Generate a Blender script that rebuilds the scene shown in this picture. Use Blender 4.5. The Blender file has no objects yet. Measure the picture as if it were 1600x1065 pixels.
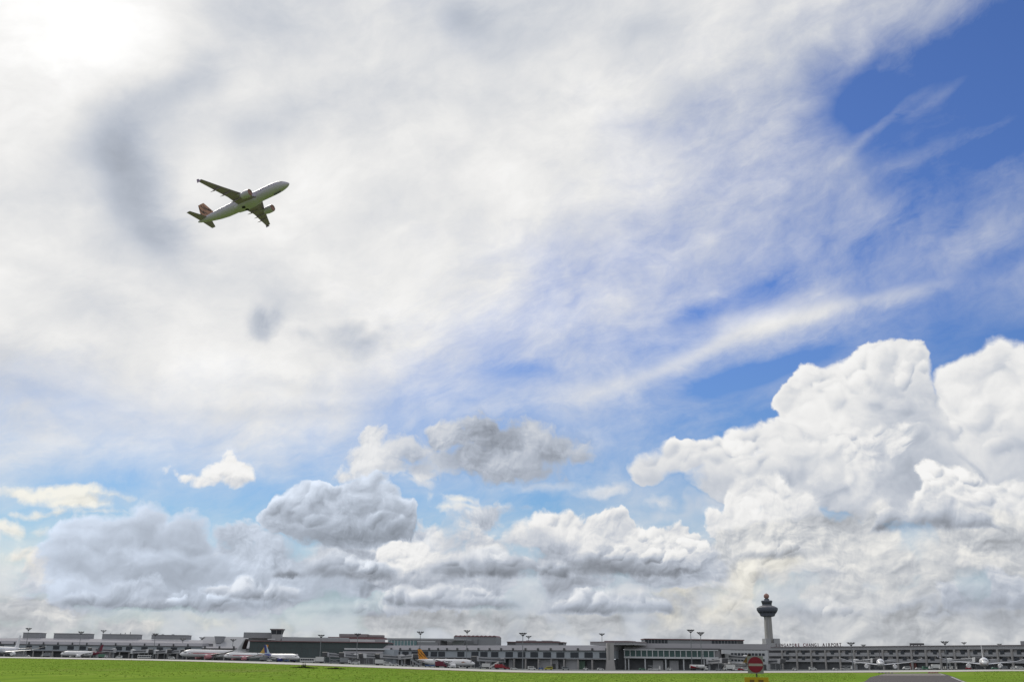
import bpy, bmesh, math, random
from mathutils import Vector, Matrix
R = math.radians
SC = bpy.context.scene
# ------------------------------------------------------------------ camera
CAM_H = 3.0
PITCH, ROLL, FPX = R(17.465), R(0.73), 1600.0
cam_data = bpy.data.cameras.new("camera")
cam = bpy.data.objects.new("camera", cam_data)
SC.collection.objects.link(cam)
cam_data.sensor_width = 36.0
cam_data.lens = 36.0
cam_data.clip_start = 0.5
cam_data.clip_end = 60000
CROT = Matrix.Rotation(math.pi/2 + PITCH, 3, 'X') @ Matrix.Rotation(ROLL, 3, 'Z')
cam.matrix_world = Matrix.Translation((0, 0, CAM_H)) @ CROT.to_4x4()
SC.camera = cam
SC.render.resolution_x, SC.render.resolution_y = 1024, 681
SC.view_settings.view_transform = 'Standard'
SC.view_settings.look = 'None'
SC.view_settings.exposure = 0.0
SC.view_settings.gamma = 1.0
SC.render.film_transparent = False
SC.cycles.use_adaptive_sampling = True
SC.cycles.adaptive_threshold = 0.01
SC.cycles.adaptive_min_samples = 16
SC.cycles.use_denoising = True
SC.cycles.max_bounces = 6

def ray(px, py):
    """world direction seen at a point of the 1600 x 1065 photograph"""
    return (CROT @ Vector(((px-800)/FPX, -(py-532.5)/FPX, -1.0))).normalized()

def lin(r, g, b):
    f = lambda c: (c/255/12.92) if c/255 <= 0.04045 else ((c/255+0.055)/1.055)**2.4
    return (f(r), f(g), f(b))

# ------------------------------------------------------------------ sun
SUN_EL, SUN_AZ = R(37.0), R(-25.0)          # azimuth from +Y towards +X
sd = Vector((math.sin(SUN_AZ)*math.cos(SUN_EL), math.cos(SUN_AZ)*math.cos(SUN_EL), math.sin(SUN_EL)))
sun_data = bpy.data.lights.new("sun", 'SUN')
sun_data.energy = 1.5
sun_data.angle = R(10.0)          # the sun stands behind thin cloud
sun_data.color = (1.0, 0.95, 0.86)
sun = bpy.data.objects.new("sun", sun_data)
SC.collection.objects.link(sun)
sun.rotation_euler = sd.to_track_quat('Z', 'Y').to_euler()

# ------------------------------------------------------------------ sky
world = bpy.data.worlds.new("World")
SC.world = world
world.use_nodes = True
WT = world.node_tree
WT.nodes.clear()
world.cycles.sampling_method = 'MANUAL'
world.cycles.sample_map_resolution = 512

def _in(sock, v):
    if isinstance(v, S): WT.links.new(v.s, sock)
    elif isinstance(v, bpy.types.NodeSocket): WT.links.new(v, sock)
    else: sock.default_value = v
class S:
    """a float value of the sky shader"""
    def __init__(self, s): self.s = s
    def __add__(a, b): return M('ADD', a, b)
    __radd__ = __add__
    def __sub__(a, b): return M('SUBTRACT', a, b)
    def __rsub__(a, b): return M('SUBTRACT', b, a)
    def __mul__(a, b): return M('MULTIPLY', a, b)
    __rmul__ = __mul__
    def __truediv__(a, b): return M('DIVIDE', a, b)
def M(op, a, b=None, c=None):
    n = WT.nodes.new('ShaderNodeMath'); n.operation = op
    _in(n.inputs[0], a)
    if b is not None: _in(n.inputs[1], b)
    if c is not None: _in(n.inputs[2], c)
    return S(n.outputs[0])
def mad(a, b, c): return M('MULTIPLY_ADD', a, b, c)
def mx(a, b): return M('MAXIMUM', a, b)
def mn(a, b): return M('MINIMUM', a, b)
def smax(a, b, k): return M('SMOOTH_MAX', a, b, k)
def ss(x, a, b, lo=0.0, hi=1.0, kind='SMOOTHSTEP'):
    n = WT.nodes.new('ShaderNodeMapRange'); n.interpolation_type = kind
    _in(n.inputs['Value'], x)
    n.inputs['From Min'].default_value = a; n.inputs['From Max'].default_value = b
    n.inputs['To Min'].default_value = lo; n.inputs['To Max'].default_value = hi
    return S(n.outputs[0])
def lr(x, a, b, lo=0.0, hi=1.0): return ss(x, a, b, lo, hi, 'LINEAR')
def vec(x, y, z=0.0):
    n = WT.nodes.new('ShaderNodeCombineXYZ')
    for i, v in enumerate((x, y, z)): _in(n.inputs[i], v)
    return n.outputs[0]
def vadd(v, w):
    n = WT.nodes.new('ShaderNodeVectorMath'); n.operation = 'ADD'
    _in(n.inputs[0], v); _in(n.inputs[1], w)
    return n.outputs[0]
def vmap(v, loc, scale, rot=0.0):
    n = WT.nodes.new('ShaderNodeMapping'); n.vector_type = 'TEXTURE'
    _in(n.inputs['Vector'], v)
    n.inputs['Location'].default_value = (loc[0], loc[1], 0)
    n.inputs['Rotation'].default_value = (0, 0, rot)
    n.inputs['Scale'].default_value = (scale[0], scale[1], 1)
    return n.outputs[0]
def ell(v, c, scale, rot=0.0):
    """distance from c in units of the ellipse's radii (vector maths only: no socket conversions)"""
    if not rot:
        n = WT.nodes.new('ShaderNodeVectorMath'); n.operation = 'MULTIPLY_ADD'
        _in(n.inputs[0], v)
        n.inputs[1].default_value = (1/scale[0], 1/scale[1], 0)
        n.inputs[2].default_value = (-c[0]/scale[0], -c[1]/scale[1], 0)
        return vlen(n.outputs[0])
    ca, sa = math.cos(rot), math.sin(rot)
    uv = []
    for ax, ay, s_ in ((ca, sa, scale[0]), (-sa, ca, scale[1])):
        n = WT.nodes.new('ShaderNodeVectorMath'); n.operation = 'DOT_PRODUCT'
        _in(n.inputs[0], v); n.inputs[1].default_value = (ax/s_, ay/s_, 0)
        uv.append(S(n.outputs['Value']) + -(ax*c[0]+ay*c[1])/s_)
    return vlen(vec(uv[0], uv[1]))
def vlen(v):
    n = WT.nodes.new('ShaderNodeVectorMath'); n.operation = 'LENGTH'
    _in(n.inputs[0], v)
    return S(n.outputs['Value'])
def noise(v, scale, det=4, rough=0.55, dist=0.0, lac=2.0, color=False):
    n = WT.nodes.new('ShaderNodeTexNoise'); n.noise_dimensions = '2D'; n.normalize = True
    _in(n.inputs['Vector'], v)
    n.inputs['Scale'].default_value = scale; n.inputs['Detail'].default_value = det
    n.inputs['Roughness'].default_value = rough; n.inputs['Lacunarity'].default_value = lac
    n.inputs['Distortion'].default_value = dist
    return n.outputs['Color'] if color else S(n.outputs[0])
def voro(v, scale, det=0.0, rough=0.5, smooth=0.0, lac=2.0):
    n = WT.nodes.new('ShaderNodeTexVoronoi'); n.voronoi_dimensions = '2D'
    n.feature = 'SMOOTH_F1' if smooth else 'F1'
    n.normalize = True
    _in(n.inputs['Vector'], v)
    n.inputs['Scale'].default_value = scale; n.inputs['Detail'].default_value = det
    n.inputs['Roughness'].default_value = rough; n.inputs['Lacunarity'].default_value = lac
    if smooth: n.inputs['Smoothness'].default_value = smooth
    return S(n.outputs['Distance'])
def sep(v):
    n = WT.nodes.new('ShaderNodeSeparateXYZ'); _in(n.inputs[0], v)
    return [S(o) for o in n.outputs]
def sepc(v):
    n = WT.nodes.new('ShaderNodeSeparateColor'); _in(n.inputs[0], v)
    return [S(o) for o in n.outputs]
def grey(v):
    n = WT.nodes.new('ShaderNodeCombineColor')
    for i in range(3): _in(n.inputs[i], v)
    return n.outputs[0]
def rgb(c):
    n = WT.nodes.new('ShaderNodeRGB'); n.outputs[0].default_value = (*c, 1); return n.outputs[0]
def cmix(f, a, b, mode='MIX'):
    n = WT.nodes.new('ShaderNodeMix'); n.data_type = 'RGBA'; n.blend_type = mode
    _in(n.inputs[0], f)
    for sock, v in ((n.inputs[6], a), (n.inputs[7], b)):
        if isinstance(v, tuple): sock.default_value = (*v, 1)
        else: _in(sock, v)
    return n.outputs[2]
def ramp(f, stops, interp='LINEAR'):
    n = WT.nodes.new('ShaderNodeValToRGB'); n.color_ramp.interpolation = interp
    _in(n.inputs[0], f)
    e = n.color_ramp.elements
    while len(e) < len(stops): e.new(0.5)
    for el, (p, c) in zip(e, stops):
        el.position = p
    for el, (p, c) in zip(e, stops):
        el.position = p; el.color = (*c, 1)
    return n.outputs[0]

# sky coordinates: azimuth and elevation, both in units of 1/PXD degree (about one photo pixel)
PXD = 29.0
def sk(px, py):
    d = ray(px, py)
    return (math.degrees(math.atan2(d.x, d.y))*PXD, math.degrees(math.asin(d.z))*PXD)
tc = WT.nodes.new('ShaderNodeTexCoord')
dx, dy, dz = sep(tc.outputs['Generated'])
AZ = M('ARCTAN2', dx, dy) * (180/math.pi*PXD)
EL = M('ARCSINE', dz) * (180/math.pi*PXD)
P0 = vec(AZ, EL)
# ---- clear blue: Sky Texture, deepened like the photo's film response
nish = WT.nodes.new('ShaderNodeTexSky')
nish.sky_type = 'NISHITA'; nish.sun_disc = False
nish.sun_elevation = SUN_EL; nish.sun_rotation = SUN_AZ
nish.air_density = 1.0; nish.dust_density = 0.25; nish.ozone_density = 2.5
SKY_STR = 0.1
blue = cmix(1.0, nish.outputs[0], (0.62, 0.60, 0.85), 'MULTIPLY')
far_blue = lr(EL, 100, 560)
blue = cmix(1.0, blue, cmix(far_blue, (.72, 1.02, .80), (0.78, 1.05, 1.15)), 'MULTIPLY')

# ---- high cloud sheet: how much of it and how bright, over azimuth and elevation
# rows every 100 photo pixels from the top, columns every 100
COV = [
 [100,100,100,100,100,100,100,96,100,100,100,100,98,94,86,50,2],
 [100,100,100,100,100,100,100,99,100,100,100,94,78,26,6,2,0],
 [100,100,100,100,100,100,100,100,100,98,92,76,62,14,4,6,6],
 [100,100,100,100,100,100,100,100,98,95,84,74,66,42,12,20,30],
 [100,100,100,100,100,100,100,98,90,74,62,50,38,38,36,42,40],
 [100,100,100,100,100,100,98,88,56,50,54,56,66,52,24,3,0],
 [ 84, 88, 96,100,100, 98, 86,50,40,48,52,30,10,6,5,4,4],
 [ 52, 62, 68, 66, 62, 58, 56,48,40,34,28,18,12,10,10,10,10],
 [ 18, 10,  4,  0,  0,  2,  6,10,20,36,50,50,50,50,50,50,50],
 [ 80, 70, 66, 64, 66, 70, 74,80,86,90,92,92,92,92,92,90,88],
 [100, 98, 96, 96, 96, 97, 98,99,99,99,99,99,99,98,97,93,88],
]
BRI = [
 [244,248,247,236,216,214,222,204,216,216,220,223,222,222,212,212,210],
 [241,246,244,216,232,226,226,218,224,228,226,222,216,210,208,208,208],
 [240,226,205,226,220,224,229,228,231,233,230,224,220,214,210,210,210],
 [234,232,212,232,236,236,233,232,235,233,230,226,224,220,214,212,214],
 [232,232,220,222,232,234,234,233,235,234,230,226,224,222,220,218,216],
 [238,238,235,235,233,231,235,236,234,232,230,228,232,228,224,220,218],
 [224,226,232,236,238,236,232,228,226,228,230,226,222,220,220,220,220],
 [228,230,232,232,230,226,224,224,226,228,226,224,222,222,222,222,222],
 [226,226,226,226,226,226,226,226,226,226,226,226,226,226,226,226,226],
 [222,222,220,218,216,216,216,216,218,220,220,220,218,216,214,212,210],
 [216,216,214,212,210,210,210,212,212,210,208,208,206,204,202,200,196],
]
def grid_at(g, px, py):
    x = min(max(px/100, 0), 15.999); y = min(max(py/100, 0), 9.999)
    i, j = int(x), int(y); fx, fy = x-i, y-j
    return ((g[j][i]*(1-fx)+g[j][i+1]*fx)*(1-fy) + (g[j+1][i]*(1-fx)+g[j+1][i+1]*fx)*fy)
CINV = CROT.transposed()
def to_px(az, el):
    d = Vector((math.sin(R(az))*math.cos(R(el)), math.cos(R(az))*math.cos(R(el)), math.sin(R(el))))
    c = CINV @ d
    return 800 + FPX*c.x/-c.z, 532.5 - FPX*c.y/-c.z
warp = noise(vmap(P0, (0, 0), (1.6, 1.0), R(12)), 1/230, 5, 0.55, color=True)
wx, wy, wz = sepc(warp)
WX = AZ + (wx - 0.5)*110
WY = EL + (wy - 0.5)*90
NAZ, AZ0, AZ1 = 31, -31.0, 31.0
EL_ROWS = [0, 1.5, 3.5, 6, 8.5, 11, 13.5, 16, 18.5, 21, 23.5, 26, 28.5, 31, 33.5, 36]
uf = lr(WX, AZ0*PXD, AZ1*PXD)
acc = None
for k, e in enumerate(EL_ROWS):
    stops = []
    for i in range(NAZ):
        az = AZ0 + (AZ1-AZ0)*i/(NAZ-1)
        px, py = to_px(az, e)
        stops.append((i/(NAZ-1), (grid_at(COV, px, py)/100, grid_at(BRI, px, py)/255, 0)))
    rr = ramp(uf, stops)
    acc = rr if acc is None else cmix(ss(WY, EL_ROWS[k-1]*PXD, e*PXD, kind='LINEAR'), acc, rr)
cov, bri, _ = sepc(acc)
side = ss(M('ABSOLUTE', AZ), 32*PXD, 52*PXD)               # outside the photo: a mostly cloudy sky
cov = cov + (0.86 - cov)*side
bri = bri + (0.86 - bri)*side
# wisps: fibrous noise drawn out along the wind, at two scales
PW = vec(AZ + (wz - 0.5)*120, EL + (wx - 0.5)*110)
w1 = noise(vmap(PW, (0, 0), (2.3, 1.0), R(16)), 1/64, 9, 0.66)
w2 = noise(vmap(PW, (300, 70), (1.25, 1.0), R(20)), 1/170, 7, 0.6)
wisp = w1*0.42 + w2*0.58 - 0.5
wisp_ = wisp*2.0
BANKS = [(190,280,120,130,0,-.03),(250,170,130,70,20,-.02),  # px, py, rx, ry, tilt (positive rises to the right), amount
 (300,105,80,36,28,-.06),(235,145,90,42,26,-.065),(160,196,62,56,20,-.065),(185,255,84,58,-58,-.055),(225,320,90,70,-60,-.05),
 (240,365,70,40,-50,-.075),(300,420,90,40,-35,-.055),(420,455,110,30,-10,-.03),(60,440,120,36,-20,-.035),
 (440,180,130,34,28,-.045),(420,20,130,46,0,-.05),(725,30,56,36,0,-.10),(800,60,120,40,10,-.04),(620,150,80,40,20,-.02),
 (60,560,160,30,0,-.05),(40,610,130,22,0,-.06),(50,650,160,22,0,-.04),(500,640,200,16,4,-.045),(470,600,120,12,-4,-.03),(330,570,260,24,5,.02),
 (140,50,200,100,0,.05),(310,300,60,100,-10,.035),(520,270,110,60,20,.02),(930,200,110,90,0,.025),(1140,510,180,20,16,.04),
 (1000,40,90,30,0,-.035),(1130,110,130,34,20,-.035),(900,300,120,30,10,.02),(1040,190,60,30,0,-.025),
]
CBANKS = [
 (860,618,110,20,8,0.19),(980,588,90,20,16,0.26),(1080,556,90,20,20,0.30),(1170,520,80,19,22,0.33),(1260,490,80,15,16,0.30),(1345,474,80,12,8,0.24),(1420,460,80,14,10,.2),
 (1185,462,100,24,14,-0.30),(1080,492,60,20,14,-.25),(1250,560,110,26,14,-.30),(1140,600,80,22,10,-.30),(800,578,110,20,4,-.22),(760,520,40,60,60,-.1),
 (1000,470,110,60,20,.12),(1330,250,40,150,10,.03),(1420,330,60,40,0,.15),(1560,340,80,30,14,.15),(1560,410,70,16,10,-.12),
 (1010,200,90,30,0,-.10),(1120,165,60,26,0,-.08),(1210,150,50,50,0,.08),(1440,60,70,20,34,.18),(1500,130,90,10,24,.10),(1470,230,110,12,10,.12),(1560,260,60,12,20,.10),(1335,190,60,70,10,-.2),(1370,300,40,60,10,-.1),(1370,120,60,24,34,-.12),(1400,180,90,8,22,.12),(1340,230,60,9,30,.14),(1540,70,80,60,0,-.2),
]
def blob(Pv, px, py, rx, ry, rot=0.0):
    c = sk(px, py)
    return ell(Pv, c, (rx, ry), R(rot))
PB = vec(AZ + (wx - 0.5)*62 + (wisp_ - 0.0)*34, EL + (wy - 0.5)*52 + (wisp_ - 0.0)*22)
for (px, py, rx, ry, rot, a) in CBANKS:
    cov = cov + ss(blob(PB, px, py, rx*1.5, ry*1.5, rot), 1.0, 0.0, 0.0, a)
cov = mx(mn(cov, 1.0), 0.0)
mid = mn(1.0, (cov*(1.0 - cov))*4.0 + 0.16)
cov2 = ss(cov + wisp*mid*1.5, 0.07, 0.98, kind='LINEAR')
# soft darker and lighter banks inside the sheet
bsum = None
for (px, py, rx, ry, rot, a) in BANKS:
    v = ss(blob(PB, px, py, rx*1.5, ry*1.5, rot), 1.0, 0.0, 0.0, a)
    bsum = v if bsum is None else bsum + v
w3 = noise(vmap(PW, (90, 500), (1.5, 1.0), R(15)), 1/110, 7, 0.58)
hb = bri + bsum + (w3 - 0.5)*0.16 + (w1 - 0.5)*0.075
hb_s = hb
# ---- cumulus: puffs placed over azimuth/elevation, broken up by billow noise, lit from the upper left
wn1 = noise(P0, 1/95, 3, 0.5, color=True)
wn2 = noise(P0, 1/26, 3, 0.55, color=True)
a1, b1, c1 = sepc(wn1)
a2, b2, c2 = sepc(wn2)
def warped(k1, k2):
    return vec(AZ + (a1-0.5)*k1 + (a2-0.5)*k2, EL + (b1-0.5)*k1 + (b2-0.5)*k2)
AX, AY = AZ + (a1-0.5)*48 + (a2-0.5)*9, EL + (b1-0.5)*48 + (b2-0.5)*9
CX, CY = AZ + (c1-0.5)*40 + (c2-0.5)*12, EL + (a1-0.5)*40 + (b2-0.5)*12
PA, PC = vec(AX, AY), vec(CX, CY)
def shift(Pv, x, y): return vadd(Pv, vec(x, y))
def billow(Pv, size, det, rough, seed):
    q = vmap(Pv, (seed, -seed), (1.0, 0.82))
    d = voro(q, 1/size, det, rough, 0.0)
    s = noise(shift(q, 17.0*seed, 0), 0.62/size, 4.0, 0.5)
    return mad(s - 0.5, 0.95, 0.90 - d*d*0.85)
LX, LY = -0.62, 0.78
def relief(size, det, rough, seed, step):
    b0 = billow(PA, size, det, rough, seed)
    bt = billow(shift(PA, LX*step, LY*step), size, det, rough, seed)
    return b0, b0 - bt
BIG, RBIG = relief(92, 2.0, 0.5, 37, 12)
SML, RSML = relief(42, 1.5, 0.5, 211, 6.5)
def nrelief(size, det, rough, seed, step):
    n0 = noise(shift(PA, seed, 0), 1/size, det, rough)
    return 0.62 + (n0 - 0.5)*1.1, (n0 - noise(shift(PA, seed + LX*step, LY*step), 1/size, det, rough))*1.1
TNY, RTNY = nrelief(22, 3.0, 0.5, 533, 3.5)
fine = noise(PC, 1/20, 6, 0.62)
flat = noise(vmap(PC, (40, 90), (4.2, 1.0)), 1/20, 5, 0.55)
flat2 = noise(vmap(PC, (740, 190), (2.2, 1.0)), 1/48, 4, 0.55)

lump = noise(PC, 1/120, 3, 0.5)                       # where cloud is crisp and lumpy, where it is smooth and frayed
lumpy = ss(lump, 0.36, 0.64)
RBIG = RBIG*lr(lump, 0.3, 0.7, 0.45, 1.35); RSML = RSML*lr(lump, 0.3, 0.7, 0.40, 1.30)
V = hb_s
A = cov2
T = S(WT.nodes.new('ShaderNodeValue').outputs[0]); T.s.default_value = 0.0

# everything below waits for the noises above (keeps few values alive at a time)
token = (BIG + RBIG + SML + RSML + TNY + RTNY + lumpy + flat2 + fine + flat + V + A)*1e-6
AX = AX + token; AY = AY + token; CX = CX + token; CY = CY + token; EL = EL + token
BIG, RBIG, SML, RSML, TNY, RTNY, fine, flat, flat2, lumpy = [q + token for q in (BIG - 0.62, RBIG, SML - 0.62, RSML, TNY - 0.62, RTNY*lr(lump, 0.3, 0.7, 0.4, 1.3), fine - 0.5, flat - 0.5, flat2 - 0.5, lumpy)]

def patches(ps, Pv=None):
    s = None
    for p in ps:
        px, py, rx, ry, a = p[:5]; rot = p[5] if len(p) > 5 else 0
        v = ss(ell(Pv or PC, sk(px, py), (rx*1.45, ry*1.45), R(rot)), 1.0, 0.0, 0.0, a)
        s = v if s is None else s + v
    return s
NLAYER = 0
_GI = ('AX', 'AY', 'CX', 'CY', 'EL', 'BN', 'RN', 'FN', 'FL', 'F2', 'LU', 'SN', 'SR', 'V', 'A', 'T')
def layer(blobs, val, amp=22, edge=7, rel=0.5, ao=0.12, rim=0.10, rimw=16, shade=(), tint=0.0,
          small=False, alpha=1.0, warp=None, k=9.0, top=None, fl=0.0, puff=0.07, soft=22, fray=0.3, mot=0.10, grow=3.0, base=None):
    """composite one bank of cloud over the sky so far; every puff is lit on its upper left.
    blobs: px, py, rx, ry[, rot]; listed from the back to the front"""
    global V, A, T, WT, NLAYER
    NLAYER += 1
    u = NLAYER*1e-5                                   # keeps Cycles from merging equal maths of different banks
    amp += u; ao += u; fl += u*0.1 if fl else 0
    outer = WT
    G = bpy.data.node_groups.new('cloud_bank', 'ShaderNodeTree')
    for nm in _GI:
        G.interface.new_socket(nm, in_out='INPUT', socket_type='NodeSocketFloat')
    for nm in 'VAT': G.interface.new_socket(nm, in_out='OUTPUT', socket_type='NodeSocketFloat')
    WT = G
    gi = G.nodes.new('NodeGroupInput')
    v0, a0, t0 = [S(gi.outputs[q]) for q in 'VAT']
    tok = (v0 + a0 + t0)*1e-7                         # one bank waits for the one before: few values alive at a time
    ax, ay, cx, cy, el, bn, rn, fn, fln, f2, lu, sn, sr = [S(gi.outputs[q]) + tok for q in _GI[:13]]
    pa, pc = vec(ax, ay, u), vec(cx, cy, u)
    Pv = pc if warp == 'C' else pa
    nz = mad(sn, amp*0.42, mad(bn, amp, fn*(amp*0.50)) + grow)
    f = va = None
    for b in blobs:
        px, py, rx, ry = b[:4]
        c = sk(px, py); r = min(rx, ry)
        m = G.nodes.new('ShaderNodeVectorMath'); m.operation = 'MULTIPLY_ADD'
        _in(m.inputs[0], Pv)
        m.inputs[1].default_value = (1/rx, 1/ry, 0); m.inputs[2].default_value = (-c[0]/rx, -c[1]/ry, 0)
        g = mad(vlen(m.outputs[0]), -r, r)
        d = G.nodes.new('ShaderNodeVectorMath'); d.operation = 'DOT_PRODUCT'
        _in(d.inputs[0], m.outputs[0]); d.inputs[1].default_value = (LX*puff*0.8, LY*puff*1.1, 0)
        if f is None:
            f = g; va = S(d.outputs['Value'])
        else:
            w = ss(g + nz, -2.0, min(soft, r*0.9))
            n = G.nodes.new('ShaderNodeMix'); _in(n.inputs[0], w); _in(n.inputs[2], va); _in(n.inputs[3], S(d.outputs['Value']))
            va = S(n.outputs[0])
            f = smax(f, g, k)
    h = f + nz
    if base:                                          # flat underside: px row, softness
        eb = sk(sum(q[0] for q in blobs)/len(blobs), base[0])[1]
        h = M('SMOOTH_MIN', h, mad(fn, 14.0 + u, mad(f2, 10.0 + u, (el - eb)*(8.0/base[1]))), 5.0)
    a = ss(h*lr(lu, 0.0, 1.0, fray, 1.0), 0.0, edge)
    if alpha != 1.0: a = a*alpha
    v = mad(sn, ao*0.35, mad(sr, rel*0.45, mad(fn, 0.055 + u, mad(bn, ao, mad(rn, rel*0.72, va) + val))))
    if rim: v = v + ss(h, rimw, 0.0, 0.0, rim)
    if top:                                           # px row where light, px row where dark, amount
        e0, e1 = sk(blobs[0][0], top[0])[1], sk(blobs[0][0], top[1])[1]
        v = v + ss(el, e1, e0, -top[2] - u, 0.0)
    if shade: v = v + patches(shade, pc)
    if fl: v = mad(fln, fl, v)
    if mot: v = mad(f2, mot + u, v)
    v = M('SMOOTH_MIN', v, 0.965, 0.16)
    go = G.nodes.new('NodeGroupOutput')
    n = G.nodes.new('ShaderNodeMix'); _in(n.inputs[0], a); _in(n.inputs[2], v0); _in(n.inputs[3], v); G.links.new(n.outputs[0], go.inputs['V'])
    n = G.nodes.new('ShaderNodeMix'); _in(n.inputs[0], a); _in(n.inputs[2], t0); n.inputs[3].default_value = tint; G.links.new(n.outputs[0], go.inputs['T'])
    _in(go.inputs['A'], mx(a0, a))
    WT = outer
    gn = WT.nodes.new('ShaderNodeGroup'); gn.node_tree = G
    Bn, Rn, Sn, Sr = (SML, RSML, TNY, RTNY) if small else (BIG, RBIG, SML, RSML)
    for nm, val_ in zip(_GI, (AX, AY, CX, CY, EL, Bn, Rn, fine, flat, flat2, lumpy, Sn, Sr, V, A, T)): _in(gn.inputs[nm], val_)
    V, A, T = [S(gn.outputs[q]) for q in 'VAT']

def lobes(parents, n, seed, lo=0.13, hi=0.33, a0=15, a1=195, rr=(0.80, 1.0)):
    """small cauliflower heads budding from the lit side of the big puffs"""
    r_ = random.Random(seed); out = []
    for k in range(n):
        px, py, rx, ry = parents[r_.randrange(len(parents))][:4]
        th = R(r_.uniform(a0, a1)); q = r_.uniform(*rr); m_ = min(rx, ry)*r_.uniform(lo, hi)
        out.append((px + rx*q*math.cos(th), py - ry*q*math.sin(th), m_*r_.uniform(1.0, 1.35), m_))
    return sorted(out, key=lambda b: b[1])                # higher ones lie behind

# thin bright bits in front of the sheet
layer([(928,132,28,18),(978,126,20,20),(900,148,34,14),(945,150,40,16)], .93, amp=18, edge=26, rel=.25, ao=.05, rim=.0, alpha=.55, small=True, fray=.75, mot=.05)
layer([(416,498,38,32),(440,486,26,20)], .72, amp=14, edge=30, rel=.3, ao=.0, rim=.0, alpha=.75, small=True, fray=.75, mot=.05)
layer([(540,518,46,30),(572,540,64,28),(470,526,24,12),(604,520,34,18)], .71, amp=16, edge=34, rel=.3, ao=.0, rim=.0, alpha=.62, small=True, fray=.75, mot=.05)
# pale band and thin cream patches
layer([(850,755,95,15,-6),(950,768,90,18,-6),(1030,782,50,18),(820,745,50,12)], .90, amp=14, edge=24, rel=.25, ao=.06, rim=.0, alpha=.85, small=True, fray=.75, mot=.05, fl=.10)
layer([(40,768,48,11),(95,770,62,9),(120,786,48,12,-14),(165,777,42,4),(60,800,40,6),(150,801,34,4),(15,826,40,10)], .97, amp=15, edge=12, rel=.15, ao=.05, rim=.0, alpha=.95, small=True, fray=.75, mot=.05, tint=.9, fl=.16, warp='C')
layer([(718,781,36,9),(735,794,54,9),(765,812,38,7),(700,798,22,4)], .97, amp=14, edge=12, rel=.15, ao=.05, rim=.0, alpha=.95, small=True, fray=.75, mot=.05, tint=.8, fl=.16, warp='C')
# small white cloud
layer([(362,733,28,22),(335,740,30,15),(300,744,34,8),(375,745,18,13)], .93, amp=20, edge=13, rel=.4, ao=.10, rim=.03, small=True, fray=.75, mot=.05, shade=[(365,748,26,12,-.09),(340,732,30,12,.05)], warp='C')
# grey pair
layer([(584,690,30,26),(596,722,60,30),(642,706,50,34),(656,738,60,20),(700,726,60,26),(560,742,40,14)], .82, amp=34, edge=18, rel=.34, ao=.12, rim=.05, small=True, fray=.75, mot=.05, alpha=.95, shade=[(645,722,36,20,-.13),(585,700,24,20,.05)])
layer([(705,684,46,34),(758,666,48,32),(806,690,60,40),(862,704,60,32),(745,722,80,28),(820,728,80,22),(900,716,30,16)], .685, amp=38, edge=20, rel=.34, ao=.12, rim=.06, rimw=20, small=True, fray=.75, mot=.05, alpha=.97, shade=[(765,692,60,30,-.14),(850,712,40,22,-.09),(700,672,26,22,.08)])
layer([(655,758,34,8),(630,752,20,6)], .95, amp=10, edge=12, rel=.2, ao=.05, rim=0, small=True, fray=.75, mot=.05, alpha=.8)

# the tall towers on the right
L_ = [(1565,640,88,92),(1600,610,100,62),(1535,590,50,34),(1500,712,70,44),(1590,760,110,90),(1640,700,120,150)]
layer(L_ + lobes(L_, 34, 1), .865, amp=20, edge=4, rel=.30, ao=.13, rim=.04, puff=.065, soft=12, top=(600,800,.07), shade=[(1590,700,70,70,-.03)])
L_ = [(1262,630,40,44),(1310,606,46,36),(1372,594,58,46),(1412,588,50,46),(1440,604,28,36),(1350,680,120,66),(1290,730,100,64),(1400,745,110,64)]
layer(L_ + lobes(L_, 44, 2), .855, amp=20, edge=4, rel=.30, ao=.13, rim=.05, puff=.065, soft=12, rimw=14, top=(600,800,.05),
      shade=[(1410,650,70,60,-.075),(1440,705,50,70,-.06),(1380,760,90,40,-.06),(1255,625,40,40,.03)])
L_ = [(1016,736,30,24),(1070,718,56,26),(1130,714,48,28),(1192,690,52,24),(1150,748,80,32),(1240,738,84,48)]
layer(L_ + lobes(L_, 26, 3), .855, amp=18, edge=5, rel=.30, ao=.12, rim=.05, puff=.06, soft=13, top=(690,800,.09), shade=[(1190,735,60,30,-.02)])
layer([(1090,780,120,46),(1180,800,110,50),(1060,800,90,40)], .815, amp=12, edge=44, rel=.05, ao=.03, rim=0, alpha=.85, tint=-.3, puff=.02)
L_ = [(1330,702,34,18),(1385,684,36,20),(1350,722,34,16),(1410,700,24,18)]
layer(L_ + lobes(L_, 12, 10), .90, amp=22, edge=14, rel=.45, ao=.14, rim=.04, small=True, alpha=.85)
layer([(1290,745,36,60),(1330,760,34,50),(1265,790,60,50)], .875, amp=26, edge=30, rel=.42, ao=.14, rim=.0, alpha=.8)
L_ = [(1162,784,34,26),(1198,774,38,28),(1150,822,50,32),(1230,806,60,44)]
layer(L_ + lobes(L_, 16, 4), .875, amp=18, edge=7, puff=.06, soft=12, rel=.36, ao=.15, rim=.03, small=True)
L_ = [(1478,757,32,22),(1520,764,28,18),(1556,768,34,18),(1452,786,38,22),(1500,795,80,26),(1590,790,36,24)]
layer(L_ + lobes(L_, 22, 5), .89, amp=18, edge=4, puff=.075, soft=9, rel=.42, ao=.22, rim=.04, small=True, shade=[(1500,790,60,14,-.07),(1560,790,40,14,-.08)])
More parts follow.
